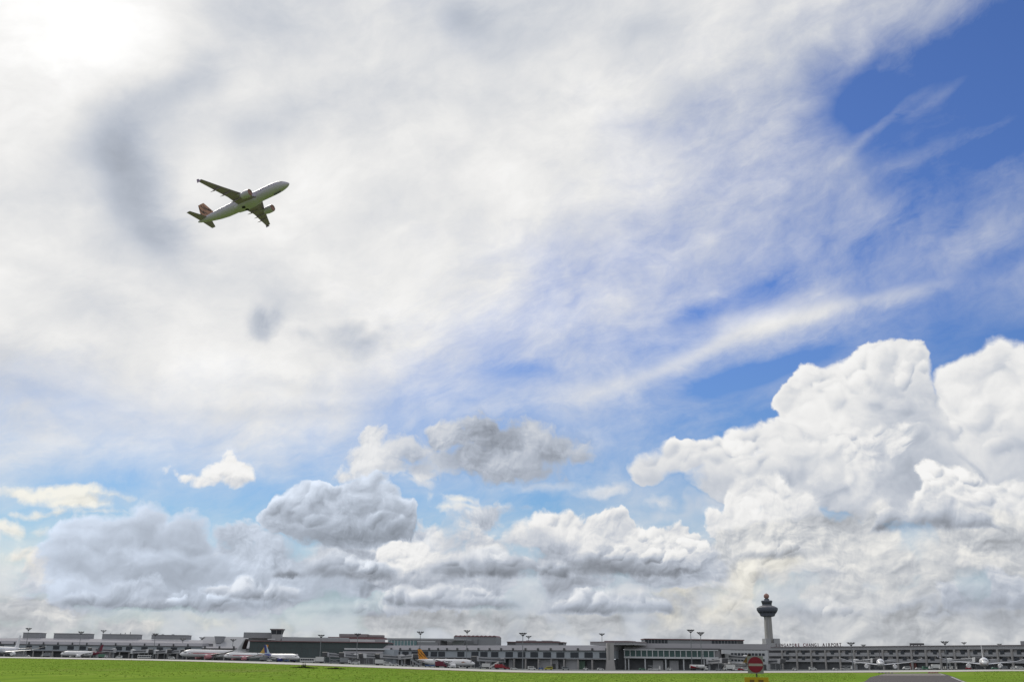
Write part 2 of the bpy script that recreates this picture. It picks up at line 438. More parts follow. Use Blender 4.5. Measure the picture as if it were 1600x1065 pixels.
# pale mass low on the right
layer([(1190,880,120,66),(1330,862,170,72),(1500,868,170,72),(1620,870,120,80),(1180,970,150,70),(1340,970,160,80),(1540,980,180,80)], .775, amp=28, edge=20, rel=.46, ao=.12, rim=.02, small=True, fl=.12, mot=.34, soft=50, puff=.05, tint=.35,
      shade=[(1335,806,60,14,-.08),(1452,808,62,20,-.16),(1215,866,34,11,-.12),(1550,842,60,18,-.10),(1500,925,70,24,-.07),(1580,930,70,50,-.07),(1330,885,70,16,.05),(1255,955,60,16,-.06)])
L_ = [(1130,930,40,34),(1180,905,44,38),(1215,888,34,26),(1150,960,60,30)]
layer(L_ + lobes(L_, 12, 9), .85, amp=26, edge=16, rel=.45, ao=.13, rim=.02, small=True, tint=.75, alpha=.9, mot=.14, fray=.2)
layer([(1420,870,60,30),(1470,900,70,34),(1380,905,60,30),(1540,880,60,30)], .825, amp=26, edge=30, rel=.45, ao=.12, rim=.0, small=True, tint=.4, alpha=.8, mot=.2, fray=.15, shade=[(1440,915,70,14,-.06)])
# low bank along the horizon
layer([(60,950,120,40),(300,985,200,36),(620,975,260,54),(950,975,260,60),(1080,920,80,46),(760,900,160,40),(1300,1000,500,60),(300,1010,600,50)], .715, amp=26, edge=30, rel=.38, ao=.10, rim=.02, small=True, fl=.30, mot=.34, soft=50, puff=.03, tint=.4, fray=.2,
      shade=[(880,965,90,9,-.06),(990,966,46,8,-.12),(300,965,40,12,.05),(600,955,100,10,-.06),(1070,925,40,30,.05),(760,960,90,8,-.05)])
layer([(1060,930,34,24),(1090,905,30,22),(1040,958,50,18),(1110,950,40,24)], .86, amp=22, edge=22, rel=.45, ao=.12, rim=.0, small=True, tint=.9, alpha=.85, fray=.2)
layer([(300,966,28,10),(350,976,40,9),(255,974,26,8),(480,978,50,8)], .875, amp=16, edge=16, rel=.3, ao=.1, rim=.0, small=True, tint=.6, alpha=.7)
L_ = [(420,900,260,62),(700,890,200,64),(560,850,120,50),(700,850,110,42),(760,800,60,26),(900,880,200,60),(1040,880,110,50),(160,900,140,50)]
layer(L_ + lobes(L_, 26, 21, 0.18, .32), .79, amp=34, edge=16, rel=.40, ao=.13, rim=.05, small=True, fl=.14, mot=.30, soft=16, puff=.08, tint=-.3, fray=.35, grow=-1.0,
      shade=[(700,905,120,16,-.08),(450,930,140,14,-.10),(900,900,160,14,-.10),(560,868,70,12,-.10),(330,905,90,12,-.08),(640,850,60,16,.04)])
# left dark cloud
layer([(28,836,60,22),(40,870,70,26)], .90, amp=20, edge=22, rel=.35, ao=.10, rim=.02, small=True, tint=.6, fl=.08)
layer([(375,850,40,28),(345,838,20,20),(420,872,60,38),(400,912,110,30),(510,905,90,32)], .735, amp=28, edge=12, rel=.40, ao=.14, rim=.09, small=True, fray=.45, tint=-.8, shade=[(400,925,110,16,-.05),(540,890,60,16,-.06)])
L_ = [(196,846,92,46),(232,812,34,30),(150,864,66,38),(290,838,36,38),(124,884,46,24),(240,896,110,40),(200,928,92,16)]
layer(L_, .74, amp=26, edge=9, puff=.07, soft=18, rel=.34, ao=.16, rim=.11, rimw=24, fray=.5, tint=-1.0, top=(800,930,.05),
      shade=[(190,880,80,30,-.03),(240,868,40,14,.08),(270,930,70,10,-.05),(232,800,40,16,.03)])
L_ = [(452,806,40,34),(470,784,32,20),(520,796,48,36),(572,784,42,34),(612,818,34,36),(545,834,96,24)]
layer(L_ + lobes(L_, 20, 6), .725, amp=22, edge=6, puff=.06, soft=14, rel=.36, ao=.16, rim=.14, rimw=18, fray=.5, tint=-.75, top=(770,860,.12), base=(860, 8), small=True,
      shade=[(455,775,34,14,.10),(520,838,90,16,-.05),(600,790,40,24,.03)])
layer([(640,866,38,28),(676,884,46,26),(640,902,64,16)], .86, amp=24, edge=8, rel=.52, ao=.16, rim=.05, base=(926, 7), small=True, fray=.6, tint=-.1, top=(860,925,.14), fl=.08)
layer([(760,858,56,26),(720,838,40,22),(820,842,46,26)], .79, amp=24, edge=16, rel=.42, ao=.14, rim=.03, small=True, fray=.6, fl=.08, shade=[(800,846,50,12,-.05)])
# centre grey cumulus with dark flat bases
L_ = [(876,836,60,34),(950,836,54,34),(1010,852,40,26),(1056,842,34,28),(1086,868,26,22),(1000,884,90,20),(880,880,90,26)]
layer(L_ + lobes(L_, 24, 7), .85, amp=22, edge=7, puff=.065, soft=14, rel=.38, ao=.18, rim=.04, base=(906, 9), small=True, fray=.6, fl=.06,
      shade=[(1010,890,120,24,-.32),(870,872,90,24,-.20),(960,872,60,16,-.10),(830,842,40,14,-.10)])
layer([(880,914,90,13),(960,908,60,9),(800,905,60,10)], .62, amp=14, edge=18, rel=.35, ao=.08, rim=.07, small=True, fl=.10, alpha=.9)
layer([(850,940,120,8),(700,922,60,6),(1000,940,60,6)], .64, amp=12, edge=20, rel=.30, ao=.06, rim=.04, small=True, fl=.10, alpha=.85)

# flat-based cumulus in rows, nearer ones lower and larger
def flat_cloud(x0, x1, ytop, ybase, n, seed, val=.84, dark=.20, tint=-.3, **kw):
    r_ = random.Random(seed); bl = []
    for k in range(n):
        f_ = (k+.5)/n; px = x0 + (x1-x0)*(f_ + r_.uniform(-.25, .25)/n)
        hh = (ybase-ytop)*(0.45 + 0.55*math.sin(math.pi*f_))*r_.uniform(.7, 1.1)
        bl.append((px, ybase-hh*.42, (x1-x0)/n*r_.uniform(.7, 1.0), hh*.62))
    r_.shuffle(bl)
    layer(bl + lobes(bl, n+4, seed+50, .22, .42, 20, 165), val, amp=20, edge=9, rel=.34, ao=.12, rim=.06, rimw=12, small=True, top=(ytop+(ybase-ytop)*.25, ybase, dark),
          base=(ybase, 7), tint=tint, soft=10, puff=.07, mot=.12, fray=.45, **kw)
flat_cloud(440, 610, 862, 908, 5, 101, 0.77, 0.25, -.5)
flat_cloud(690, 870, 852, 905, 5, 102, 0.80, 0.29)
flat_cloud(330, 450, 905, 940, 4, 103, 0.79, 0.23, -.5)
flat_cloud(600, 790, 918, 952, 6, 104, 0.80, 0.29)
flat_cloud(860, 1040, 922, 962, 6, 105, 0.81, 0.31)
flat_cloud(110, 330, 918, 955, 5, 106, 0.72, 0.21, -.8)
flat_cloud(1385, 1530, 778, 832, 5, 107, 0.77, 0.27, .0, alpha=.8)
flat_cloud(1180, 1260, 848, 874, 3, 108, 0.80, 0.23, .3, alpha=.8)
flat_cloud(1480, 1640, 895, 955, 5, 109, 0.78, 0.23, -.4, alpha=.7)
flat_cloud(1230, 1330, 935, 968, 4, 110, 0.80, 0.23, .2, alpha=.8)
flat_cloud(480, 600, 935, 965, 4, 111, 0.80, 0.25, -.2, alpha=.9)

# extra streaky dark-bottomed banks low over the horizon
layer([(150,945,110,7),(330,952,90,6),(560,902,50,10),(640,912,60,10),(700,948,70,6),(560,948,60,5),(1260,900,40,8),(1420,945,60,7),(1530,960,70,9),(1240,945,40,9)], .63, amp=16, edge=22, rel=.35, ao=.08, rim=.08, small=True, fl=.14, alpha=.8, tint=-.1, fray=.5)

# air near the horizon softens everything
hz = ss(EL, 200, 0, 0.0, 0.30)
n = WT.nodes.new('ShaderNodeMix'); _in(n.inputs[0], hz); _in(n.inputs[2], V); n.inputs[3].default_value = .80; V = S(n.outputs[0])
Vl = M('POWER', mx(V, 0.0), 2.2) * (1.0/SKY_STR)
# tint: shaded cloud goes blue-grey, bright cloud a little warm
cool = cmix(ss(V, 0.95, 0.70), (1.0, .995, .985), (0.905, 0.985, 1.13))
cool = cmix(ss(T, 0.0, -1.0), cool, (0.875, 0.985, 1.16))
cool = cmix(ss(T, 0.0, 1.0), cool, (1.03, 1.0, 0.90))
SKYCOL = cmix(1.0, cool, grey(Vl), 'MULTIPLY')
SKYA = A
SKYSUM = cmix(SKYA, blue, SKYCOL)
bg = WT.nodes.new('ShaderNodeBackground'); WT.links.new(SKYSUM, bg.inputs[0]); bg.inputs[1].default_value = SKY_STR
wout = WT.nodes.new('ShaderNodeOutputWorld'); WT.links.new(bg.outputs[0], wout.inputs[0])
# ================================================================== helpers for the things
COL = SC.collection
rnd = random.Random(7)

def mat(name, color, rough=0.7, metal=0.0, var=0.12, scale=0.6, spec=0.3, streak=False, bump=0.0):
    """plain procedural material: base colour broken up by weathering noise"""
    m = bpy.data.materials.new(name); m.use_nodes = True
    nt = m.node_tree; b = nt.nodes['Principled BSDF']
    b.inputs['Roughness'].default_value = rough; b.inputs['Metallic'].default_value = metal
    b.inputs['Specular IOR Level'].default_value = spec
    t = nt.nodes.new('ShaderNodeTexCoord'); n = nt.nodes.new('ShaderNodeTexNoise')
    n.inputs['Scale'].default_value = scale; n.inputs['Detail'].default_value = 5
    mp = nt.nodes.new('ShaderNodeMapping')
    if streak: mp.inputs['Scale'].default_value = (1, 1, 0.15)
    nt.links.new(t.outputs['Object'], mp.inputs[0]); nt.links.new(mp.outputs[0], n.inputs[0])
    mx_ = nt.nodes.new('ShaderNodeMix'); mx_.data_type = 'RGBA'
    mx_.inputs[6].default_value = (*[c*(1-var) for c in color], 1)
    mx_.inputs[7].default_value = (*[min(1, c*(1+var)) for c in color], 1)
    nt.links.new(n.outputs[0], mx_.inputs[0]); nt.links.new(mx_.outputs[2], b.inputs['Base Color'])
    if bump:
        bp = nt.nodes.new('ShaderNodeBump'); bp.inputs['Distance'].default_value = bump
        nt.links.new(n.outputs[0], bp.inputs['Height']); nt.links.new(bp.outputs[0], b.inputs['Normal'])
    return m

class MB:
    def __init__(self): self.v = []; self.f = []
    def add(self, vs, fs):
        o = len(self.v); self.v += [tuple(p) for p in vs]; self.f += [tuple(o+i for i in f) for f in fs]; return self
    def box(self, x0, x1, y0, y1, z0, z1):
        vs = [(x, y, z) for z in (z0, z1) for y in (y0, y1) for x in (x0, x1)]
        return self.add(vs, [(0,2,3,1),(4,5,7,6),(0,1,5,4),(2,6,7,3),(0,4,6,2),(1,3,7,5)])
    def hexa(self, b, t):
        """8 corners: bottom ring of 4, top ring of 4"""
        return self.add(list(b)+list(t), [(3,2,1,0),(4,5,6,7),(0,1,5,4),(1,2,6,5),(2,3,7,6),(3,0,4,7)])
    def prism(self, poly, axis, a0, a1):
        """polygon of 2-D points swept along an axis (the other two axes in order)"""
        n = len(poly)
        def mk(p, a):
            return (a, p[0], p[1]) if axis == 0 else (p[0], a, p[1]) if axis == 1 else (p[0], p[1], a)
        vs = [mk(p, a0) for p in poly] + [mk(p, a1) for p in poly]
        return self.add(vs, [tuple(range(n))[::-1], tuple(range(n, 2*n))] + [(i, (i+1) % n, n+(i+1) % n, n+i) for i in range(n)])
    def tube(self, p, q, r0, r1=None, n=8, cap=True):
        p, q = Vector(p), Vector(q); r1 = r0 if r1 is None else r1
        d = (q-p).normalized(); a = d.orthogonal().normalized(); b = d.cross(a)
        vs = [p + (a*math.cos(2*math.pi*i/n)+b*math.sin(2*math.pi*i/n))*r0 for i in range(n)]
        vs += [q + (a*math.cos(2*math.pi*i/n)+b*math.sin(2*math.pi*i/n))*r1 for i in range(n)]
        fs = [(i, (i+1) % n, n+(i+1) % n, n+i) for i in range(n)]
        if cap: fs += [tuple(range(n))[::-1], tuple(range(n, 2*n))]
        return self.add(vs, fs)
    def lathe(self, prof, n=24, c=(0, 0), axis=2):
        """profile of (r, h) turned about a vertical (2) or lengthwise (0) axis through c"""
        vs, fs = [], []
        for r, h in prof:
            for i in range(n):
                a = 2*math.pi*i/n; x, y = r*math.cos(a), r*math.sin(a)
                vs.append((c[0]+x, c[1]+y, h) if axis == 2 else (h, c[0]+x, c[1]+y))
        for k in range(len(prof)-1):
            for i in range(n):
                j = (i+1) % n; fs.append((k*n+i, k*n+j, (k+1)*n+j, (k+1)*n+i))
        fs.append(tuple(range(n))[::-1]); m = (len(prof)-1)*n; fs.append(tuple(range(m, m+n)))
        return self.add(vs, fs)
    def rings(self, rs, cap=True):
        """loft through rings of equal vertex count"""
        n = len(rs[0]); vs = [p for r in rs for p in r]; fs = []
        for k in range(len(rs)-1):
            for i in range(n):
                j = (i+1) % n; fs.append((k*n+i, k*n+j, (k+1)*n+j, (k+1)*n+i))
        if cap: fs += [tuple(range(n))[::-1], tuple(range((len(rs)-1)*n, len(rs)*n))]
        return self.add(vs, fs)
    def build(self, name, m, parent=None, smooth=False, bevel=0):
        me = bpy.data.meshes.new(name); me.from_pydata(self.v, [], self.f); me.update()
        bm = bmesh.new(); bm.from_mesh(me); bmesh.ops.recalc_face_normals(bm, faces=bm.faces)
        if bevel: bmesh.ops.bevel(bm, geom=bm.edges[:], offset=bevel, segments=1, affect='EDGES')
        bm.to_mesh(me); bm.free()
        if smooth:
            me.shade_smooth()
            try: me.set_sharp_from_angle(angle=R(40))
            except Exception: pass
        me.materials.append(m)
        o = bpy.data.objects.new(name, me); COL.objects.link(o); o.parent = parent
        return o
def box_part(name, m, parent, *b, bevel=0): return MB().box(*b).build(name, m, parent, bevel=bevel)

def tag(o, label=None, cat=None, group=None, kind=None):
    if label: o['label'] = label
    if cat: o['category'] = cat
    if group: o['group'] = group
    if kind: o['kind'] = kind
    return o
def empty(name, loc, rz=0.0, label=None, cat=None, group=None):
    o = bpy.data.objects.new(name, None); COL.objects.link(o)
    o.location = loc; o.rotation_euler = (0, 0, rz); o.empty_display_size = 1.0
    return tag(o, label, cat, group)
def copy_tree(o, parent=None):
    c = o.copy(); COL.objects.link(c); c.parent = parent
    for ch in list(o.children): copy_tree(ch, c)
    return c

# ---- photo directions -> places on the site
def tan_az(px, py=1032.0):
    d = ray(px, py); return d.x/d.y
def at(px, py, Y):
    """the point that far north (metres) on the line of sight"""
    d = ray(px, py); s = Y/d.y
    return Vector((d.x*s, Y, CAM_H + d.z*s))
def yhor(px): return 1041.0 - (1200.0-px)*0.0127
def px_of(t):
    """photo column of the horizon direction x/y = t"""
    c = CINV @ Vector((t, 1, 0)); return 800 + FPX*c.x/-c.z
# level of the airfield, which lies in a very shallow dish: at the near and far edge of the taxiway
Z1 = [(0,2.55),(200,2.3),(280,2.15),(400,1.5),(480,0.95),(600,0.0),(680,-0.5),(800,-1.35),(940,-1.2),(1080,-0.6),(1200,0.1),(1330,0.7),(1440,1.3),(1520,2.0),(1600,2.6)]
Z2 = [(0,3.25),(200,3.05),(280,2.85),(400,2.35),(480,1.9),(600,0.9),(680,0.2),(800,-0.75),(940,-0.4),(1080,0.15),(1200,0.6),(1330,1.55),(1440,2.3),(1520,2.9),(1600,3.45)]
def tab(T_, x):
    if x <= T_[0][0]: return T_[0][1]
    if x >= T_[-1][0]: return T_[-1][1]
    for (a, b), (c, d) in zip(T_, T_[1:]):
        if a <= x <= c: return b + (d-b)*(x-a)/(c-a)
D1, D2 = 560.0, 620.0
def smooth_px(T_, p): return (tab(T_, p-45)+tab(T_, p)+tab(T_, p+45))/3
def ground_z(x, y):
    if y < 60 or abs(x) > 2.2*y: return 0.0
    p = px_of(x/y)
    w = 1.0 if abs(x) < 0.8*y else max(0.0, 1-(abs(x)/y-0.8)/1.4)
    z1, z2 = smooth_px(Z1, p)*w, smooth_px(Z2, p)*w
    if y <= D1:
        k = min(1, max(0, (y-60)/(D1-60))); return z1*k*k*(3-2*k)
    if y <= D2: return z1 + (z2-z1)*(y-D1)/(D2-D1)
    return z2 if y < 2500 else z2*max(0, 1-(y-2500)/4000)
def gpt(px, py, dz=0.0):
    """the ground point seen at a place of the photograph"""
    d = ray(px, py); y = 60.0
    while y < 3000:
        s = y/d.y
        if CAM_H + d.z*s <= ground_z(d.x*s, y) + dz: break
        y += 1.0
    s = y/d.y
    return Vector((d.x*s, y, ground_z(d.x*s, y) + dz))
def spot(px, Y, dz=0.0):
    x = tan_az(px)*Y; return Vector((x, Y, ground_z(x, Y) + dz))
# ================================================================== ground, taxiway, connector road
def ground_mat():
    m = bpy.data.materials.new("grass_ground"); m.use_nodes = True; nt = m.node_tree
    b = nt.nodes['Principled BSDF']; b.inputs['Roughness'].default_value = 0.95; b.inputs['Specular IOR Level'].default_value = 0.0
    t = nt.nodes.new('ShaderNodeTexCoord')
    def nz(sc, det, rough=0.6, st=(1, 1, 1)):
        mp = nt.nodes.new('ShaderNodeMapping'); mp.inputs['Scale'].default_value = st
        nt.links.new(t.outputs['Object'], mp.inputs[0])
        n = nt.nodes.new('ShaderNodeTexNoise'); n.inputs['Scale'].default_value = sc; n.inputs['Detail'].default_value = det
        n.inputs['Roughness'].default_value = rough; nt.links.new(mp.outputs[0], n.inputs[0]); return n.outputs[0]
    def mixc(f, a, c2, mode='MIX'):
        x = nt.nodes.new('ShaderNodeMix'); x.data_type = 'RGBA'; x.blend_type = mode
        if isinstance(f, float): x.inputs[0].default_value = f
        else: nt.links.new(f, x.inputs[0])
        for i, v in ((6, a), (7, c2)):
            if isinstance(v, tuple): x.inputs[i].default_value = (*v, 1)
            else: nt.links.new(v, x.inputs[i])
        return x.outputs[2]
    def mr(v, a, c2):
        x = nt.nodes.new('ShaderNodeMapRange'); x.inputs[1].default_value = a; x.inputs[2].default_value = c2
        nt.links.new(v, x.inputs[0]); return x.outputs[0]
    c = mixc(mr(nz(0.012, 4, .55, (1, .35, 1)), .38, .62), GRASS_A, GRASS_B)
    c = mixc(mr(nz(0.30, 6, .7, (1, .10, 1)), .42, .66), c, GRASS_C)
    c = mixc(mr(nz(1.1, 4, .7, (1, .045, 1)), .58, .74), c, GRASS_D)
    c = mixc(mr(nz(0.035, 5, .65, (1, .18, 1)), .56, .74), c, (0.20, 0.215, 0.07))
    nt.links.new(c, b.inputs['Base Color'])
    return m
GRASS_A, GRASS_B, GRASS_C, GRASS_D = (0.165, 0.275, 0.036), (0.235, 0.345, 0.050), (0.145, 0.235, 0.036), (0.36, 0.42, 0.12)
M_ground = ground_mat()
rings_ = [0, 15, 30, 45, 60] + list(range(75, 540, 15)) + list(range(540, 641, 10)) + [660, 700, 760, 840, 940, 1100, 1400, 1900, 2600, 3600, 5000, 8000, 15000, 30000]
NA = 420
g = MB(); vs = [(0, 0, 0)]; fs = []
for r in rings_[1:]:
    for i in range(NA):
        a = 2*math.pi*i/NA; x, y = r*math.sin(a), r*math.cos(a)
        vs.append((x, y, ground_z(x, y)))
for i in range(NA): fs.append((0, 1+(i+1) % NA, 1+i))
for k in range(len(rings_)-2):
    for i in range(NA):
        j = (i+1) % NA; o = 1+k*NA; fs.append((o+i, o+j, o+NA+j, o+NA+i))
g.add(vs, fs)
tag(g.build('ground', M_ground, smooth=True), kind='structure')

def ribbon(name, m, ya, yb, dz, t0=-0.75, t1=0.75, nx=260, ny=6, kind='structure'):
    """a band of the airfield between two distances north, laid on the ground"""
    vs, fs = [], []
    for j in range(ny+1):
        for i in range(nx+1):
            t = t0+(t1-t0)*i/nx; y = (ya(t) if callable(ya) else ya); y2 = (yb(t) if callable(yb) else yb)
            yy = y+(y2-y)*j/ny
            vs.append((t*yy, yy, ground_z(t*yy, yy)+dz))
    for j in range(ny):
        for i in range(nx):
            o = j*(nx+1)+i; fs.append((o, o+1, o+nx+2, o+nx+1))
    o = MB().add(vs, fs).build(name, m, smooth=True)
    return tag(o, kind=kind)
M_conc = mat('taxiway_concrete', (0.52, 0.50, 0.46), .85, var=.10, scale=.02)
M_shoulder = mat('shoulder_earth', (0.19, 0.115, 0.045), .95, var=.35, scale=.05)
M_apron = mat('apron_concrete', (0.105, 0.115, 0.11), .8, var=.2, scale=.02)
M_asph = mat('asphalt', (0.088, 0.074, 0.070), .85, var=.25, scale=.15)
M_asph2 = mat('worn_asphalt', (0.21, 0.185, 0.165), .85, var=.18, scale=.1)
M_mark = mat('marking_paint', (0.42, 0.41, 0.38), .7, var=.15, scale=1.0)
ribbon('verge', M_shoulder, lambda t: D1-30-10*math.sin(t*61)-8*math.sin(t*143+1)-6*math.sin(t*371), D1+2, 0.05, nx=900, ny=2)
ribbon('taxiway', M_conc, D1, D2-8, 0.09)
ribbon('apron', M_apron, D2-8, 1300, 0.06, ny=24)

def gpoly(name, m, pts, dz, kind='structure'):
    """a polygon given by its corners as seen in the photo, laid on the ground and cut fine enough to follow it"""
    P = [gpt(x, y) for x, y in pts]
    bm = bmesh.new(); bm.faces.new([bm.verts.new((p.x, p.y, 0)) for p in P])
    xs = [p.x for p in P]; ys = [p.y for p in P]
    for k in range(int(min(ys)//12), int(max(ys)//12)+1):
        bmesh.ops.bisect_plane(bm, geom=bm.verts[:]+bm.edges[:]+bm.faces[:], plane_co=(0, k*12, 0), plane_no=(0, 1, 0))
    for k in range(int(min(xs)//15), int(max(xs)//15)+1):
        bmesh.ops.bisect_plane(bm, geom=bm.verts[:]+bm.edges[:]+bm.faces[:], plane_co=(k*15, 0, 0), plane_no=(1, 0, 0))
    for v in bm.verts: v.co.z = ground_z(v.co.x, v.co.y) + dz
    bmesh.ops.recalc_face_normals(bm, faces=bm.faces)
    me = bpy.data.meshes.new(name); bm.to_mesh(me); bm.free(); me.materials.append(m)
    o = bpy.data.objects.new(name, me); COL.objects.link(o)
    return tag(o, kind=kind)
bstrip_ = MB(); n0 = 60  # unseen concrete strip, added to bounce paler light upwards
for i in range(n0+1):
    x = -900+1800*i/n0
    for y in (66, 82, 98, 114): bstrip_.v.append((x, y, ground_z(x, y)+.05))
for i in range(n0):
    for j in range(3): bstrip_.f.append((4*i+j, 4*i+4+j, 4*i+5+j, 4*i+1+j))
tag(bstrip_.build('bounce_strip', M_conc, smooth=True), kind='structure')
bsheet_ = MB(); bsheet_.v = [(x, y, .06) for y in (-260, 14) for x in (-900, 900)]; bsheet_.f = [(0, 1, 3, 2)]  # unseen sheet around the viewpoint, added for neutral bounce light
tag(bsheet_.build('bounce_sheet', M_conc), kind='structure')
gpoly('road', M_asph, [(1318,1074),(1352,1064),(1360,1057.5),(1374,1054),(1384,1051.5),(1470,1051.5),(1478,1053),(1490,1057),(1508,1064.5),(1530,1074)], 0.08)
gpoly('road_threshold', M_asph2, [(1372,1055.2),(1384,1051.8),(1470,1051.8),(1479,1055.4)], 0.11)
def dash(a, b, w=0.5):
    p, q = gpt(*a, dz=.13), gpt(*b, dz=.13); d = (q-p); d.z = 0; d.normalize(); s = Vector((-d.y, d.x, 0))*w/2
    return [p+s, p-s, q-s, q+s]
mk = MB()
for a, b in (((1469,1051.6),(1476,1054)),((1486,1056.5),(1501,1062.5)),((1502,1063),(1512,1067))):
    mk.add(dash(a, b, .6), [(0, 1, 2, 3)])
tag(mk.build('road_marking', M_mark), kind='structure')

# tufts of longer grass standing out of the mown field
def tuft_mat():
    m = bpy.data.materials.new('grass_blades'); m.use_nodes = True; nt = m.node_tree; b = nt.nodes['Principled BSDF']
    b.inputs['Roughness'].default_value = .9; b.inputs['Specular IOR Level'].default_value = 0
    g_ = nt.nodes.new('ShaderNodeNewGeometry'); cr = nt.nodes.new('ShaderNodeValToRGB')
    e = cr.color_ramp.elements; e[0].color = (0.17, 0.26, 0.04, 1); e[1].color = (0.34, 0.42, 0.09, 1); e.new(.6).color = (0.24, 0.34, 0.055, 1)
    nt.links.new(g_.outputs['Random Per Island'], cr.inputs[0]); nt.links.new(cr.outputs[0], b.inputs['Base Color'])
    tr = nt.nodes.new('ShaderNodeBsdfTranslucent'); nt.links.new(cr.outputs[0], tr.inputs[0])
    ms = nt.nodes.new('ShaderNodeMixShader'); ms.inputs[0].default_value = .7
    nt.links.new(b.outputs[0], ms.inputs[1]); nt.links.new(tr.outputs[0], ms.inputs[2])
    nt.links.new(ms.outputs[0], nt.nodes['Material Output'].inputs[0]); return m
rg_ = random.Random(11); tf = MB()
road_px = lambda px, y: (1335 < px < 1520)
for k in range(15000):
    y = 165 + 385*rg_.random()**.75; px = rg_.uniform(-30, 1630); x = tan_az(px)*y
    if road_px(px, y): continue
    h = rg_.uniform(.08, .22)*(1 if rg_.random() < .93 else 1.7); w = rg_.uniform(.10, .38); z = ground_z(x, y)
    if k % 9 == 0: w *= 1.8
    vs = [(x-w/2, y, z-.03), (x+w/2, y+.06, z-.03)]
    n_ = 3
    for j in range(n_, -1, -1): vs.append((x-w/2+w*j/n_, y+.05+rg_.uniform(-.1, .1), z + h*rg_.uniform(.35, 1.0)))
    tf.add(vs, [tuple(range(len(vs)))])
tag(tf.build('grass', tuft_mat()), kind='stuff')
# ================================================================== buildings
M_panel = mat('wall_panel_blue_grey', (0.36, 0.39, 0.42), .6, var=.10, scale=.15, streak=True)
M_light = mat('light_metal_roof', (0.39, 0.38, 0.40), .95, spec=.05, var=.08, scale=.1)
M_white = mat('white_cladding', (0.56, 0.57, 0.58), .8, spec=.1, var=.08, scale=.2)
M_conc_w = mat('painted_concrete', (0.37, 0.37, 0.38), .8, var=.14, scale=.25, streak=True)
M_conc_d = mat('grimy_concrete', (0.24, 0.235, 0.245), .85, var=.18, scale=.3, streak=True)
M_conc_l = mat('pale_concrete', (0.36, 0.345, 0.335), .85, var=.12, scale=.3, streak=True)
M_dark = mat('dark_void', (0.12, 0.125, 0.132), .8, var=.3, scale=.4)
M_dgrey = mat('dark_grey_metal', (0.105, 0.105, 0.11), .6, var=.2, scale=.5)
M_glass = mat('dark_glass', (0.058, 0.064, 0.074), .5, var=.3, scale=.2, spec=.15)
M_green = mat('green_glass', (0.07, 0.12, 0.115), .35, var=.45, scale=.12, spec=.25)
M_gwall = mat('green_black_glazing', (0.08, 0.10, 0.10), .5, var=.3, scale=.06, spec=.2)
M_teal = mat('pale_teal_glass', (0.16, 0.26, 0.27), .15, var=.2, scale=.3, spec=.7)
M_red = mat('oxide_red_roof', (0.20, 0.115, 0.12), .6, var=.2, scale=.3)
M_brown = mat('brown_roof', (0.25, 0.22, 0.23), .6, var=.2, scale=.3)
M_steel = mat('galvanised_steel', (0.33, 0.34, 0.35), .5, var=.12, scale=1.0)
M_gplant = mat('plant_room_grey', (0.275, 0.28, 0.295), .7, var=.12, scale=.2)
M_pale = mat('pale_sheet_roof', (0.38, 0.385, 0.40), .95, spec=.05, var=.05, scale=.1)

class Facade:
    """a building front running from one photo column to another; local x along it, y into it, z up"""
    def __init__(s, name, label, cat, pa, ya, pb, yb, group=None):
        A = Vector((tan_az(pa)*ya, ya)); B = Vector((tan_az(pb)*yb, yb))
        s.A, s.d = A, (B-A).normalized(); s.L = (B-A).length
        s.n = Vector((-s.d.y, s.d.x))
        s.zb = min(ground_z(A.x, A.y), ground_z(B.x, B.y)) - 0.4
        s.root = empty(name, (A.x, A.y, 0), math.atan2(s.d.y, s.d.x), label, cat, group)
    def uz(s, px, py, depth=0.0):
        A = s.A + s.n*depth; r = ray(px, py)
        k = (A.x*s.n.x + A.y*s.n.y)/(r.x*s.n.x + r.y*s.n.y)
        P = Vector((r.x*k, r.y*k)); return (P-A).dot(s.d), CAM_H + r.z*k
    def u(s, px, py=1030, depth=0.0): return s.uz(px, py, depth)[0]
    def z(s, px, py, depth=0.0): return s.uz(px, py, depth)[1]
    def box(s, mb, p0, p1, yt, yb, d0, d1, ref=None):
        """box whose front (at depth d0) covers photo columns p0..p1 and rows yt..yb"""
        r = ref if ref is not None else (p0+p1)/2
        zt = s.z(r, yt, d0); z0 = s.z(r, yb, d0) if yb is not None else s.zb
        return mb.box(s.u(p0, yt, d0), s.u(p1, yt, d0), d0, d1, z0, zt)
    def part(s, name, m, p0, p1, yt, yb, d0, d1, ref=None, bevel=0):
        return s.box(MB(), p0, p1, yt, yb, d0, d1, ref).build(name, m, s.root, bevel=bevel)
    def repeat(s, name, m, cols, w, yt, yb, d0, d1, parent=None, ref=None):
        """the same part once per photo column, sharing one mesh"""
        zt = s.z(ref or cols[0], yt, d0); z0 = s.z(ref or cols[0], yb, d0) if yb is not None else s.zb
        first = None; out = []
        for c in cols:
            u0 = s.u(c, yt, d0)
            if first is None:
                wm = s.u(c+w, yt, d0)-u0
                first = MB().box(-wm/2, wm/2, d0, d1, z0, zt).build(name, m, parent or s.root); o = first
            else:
                o = first.copy(); COL.objects.link(o)
            o.location = (s.u(c, yt, d0), 0, 0); out.append(o)
        return out

def frange(a, b, st):
    out = []
    while a <= b+1e-6: out.append(a); a += st
    return out

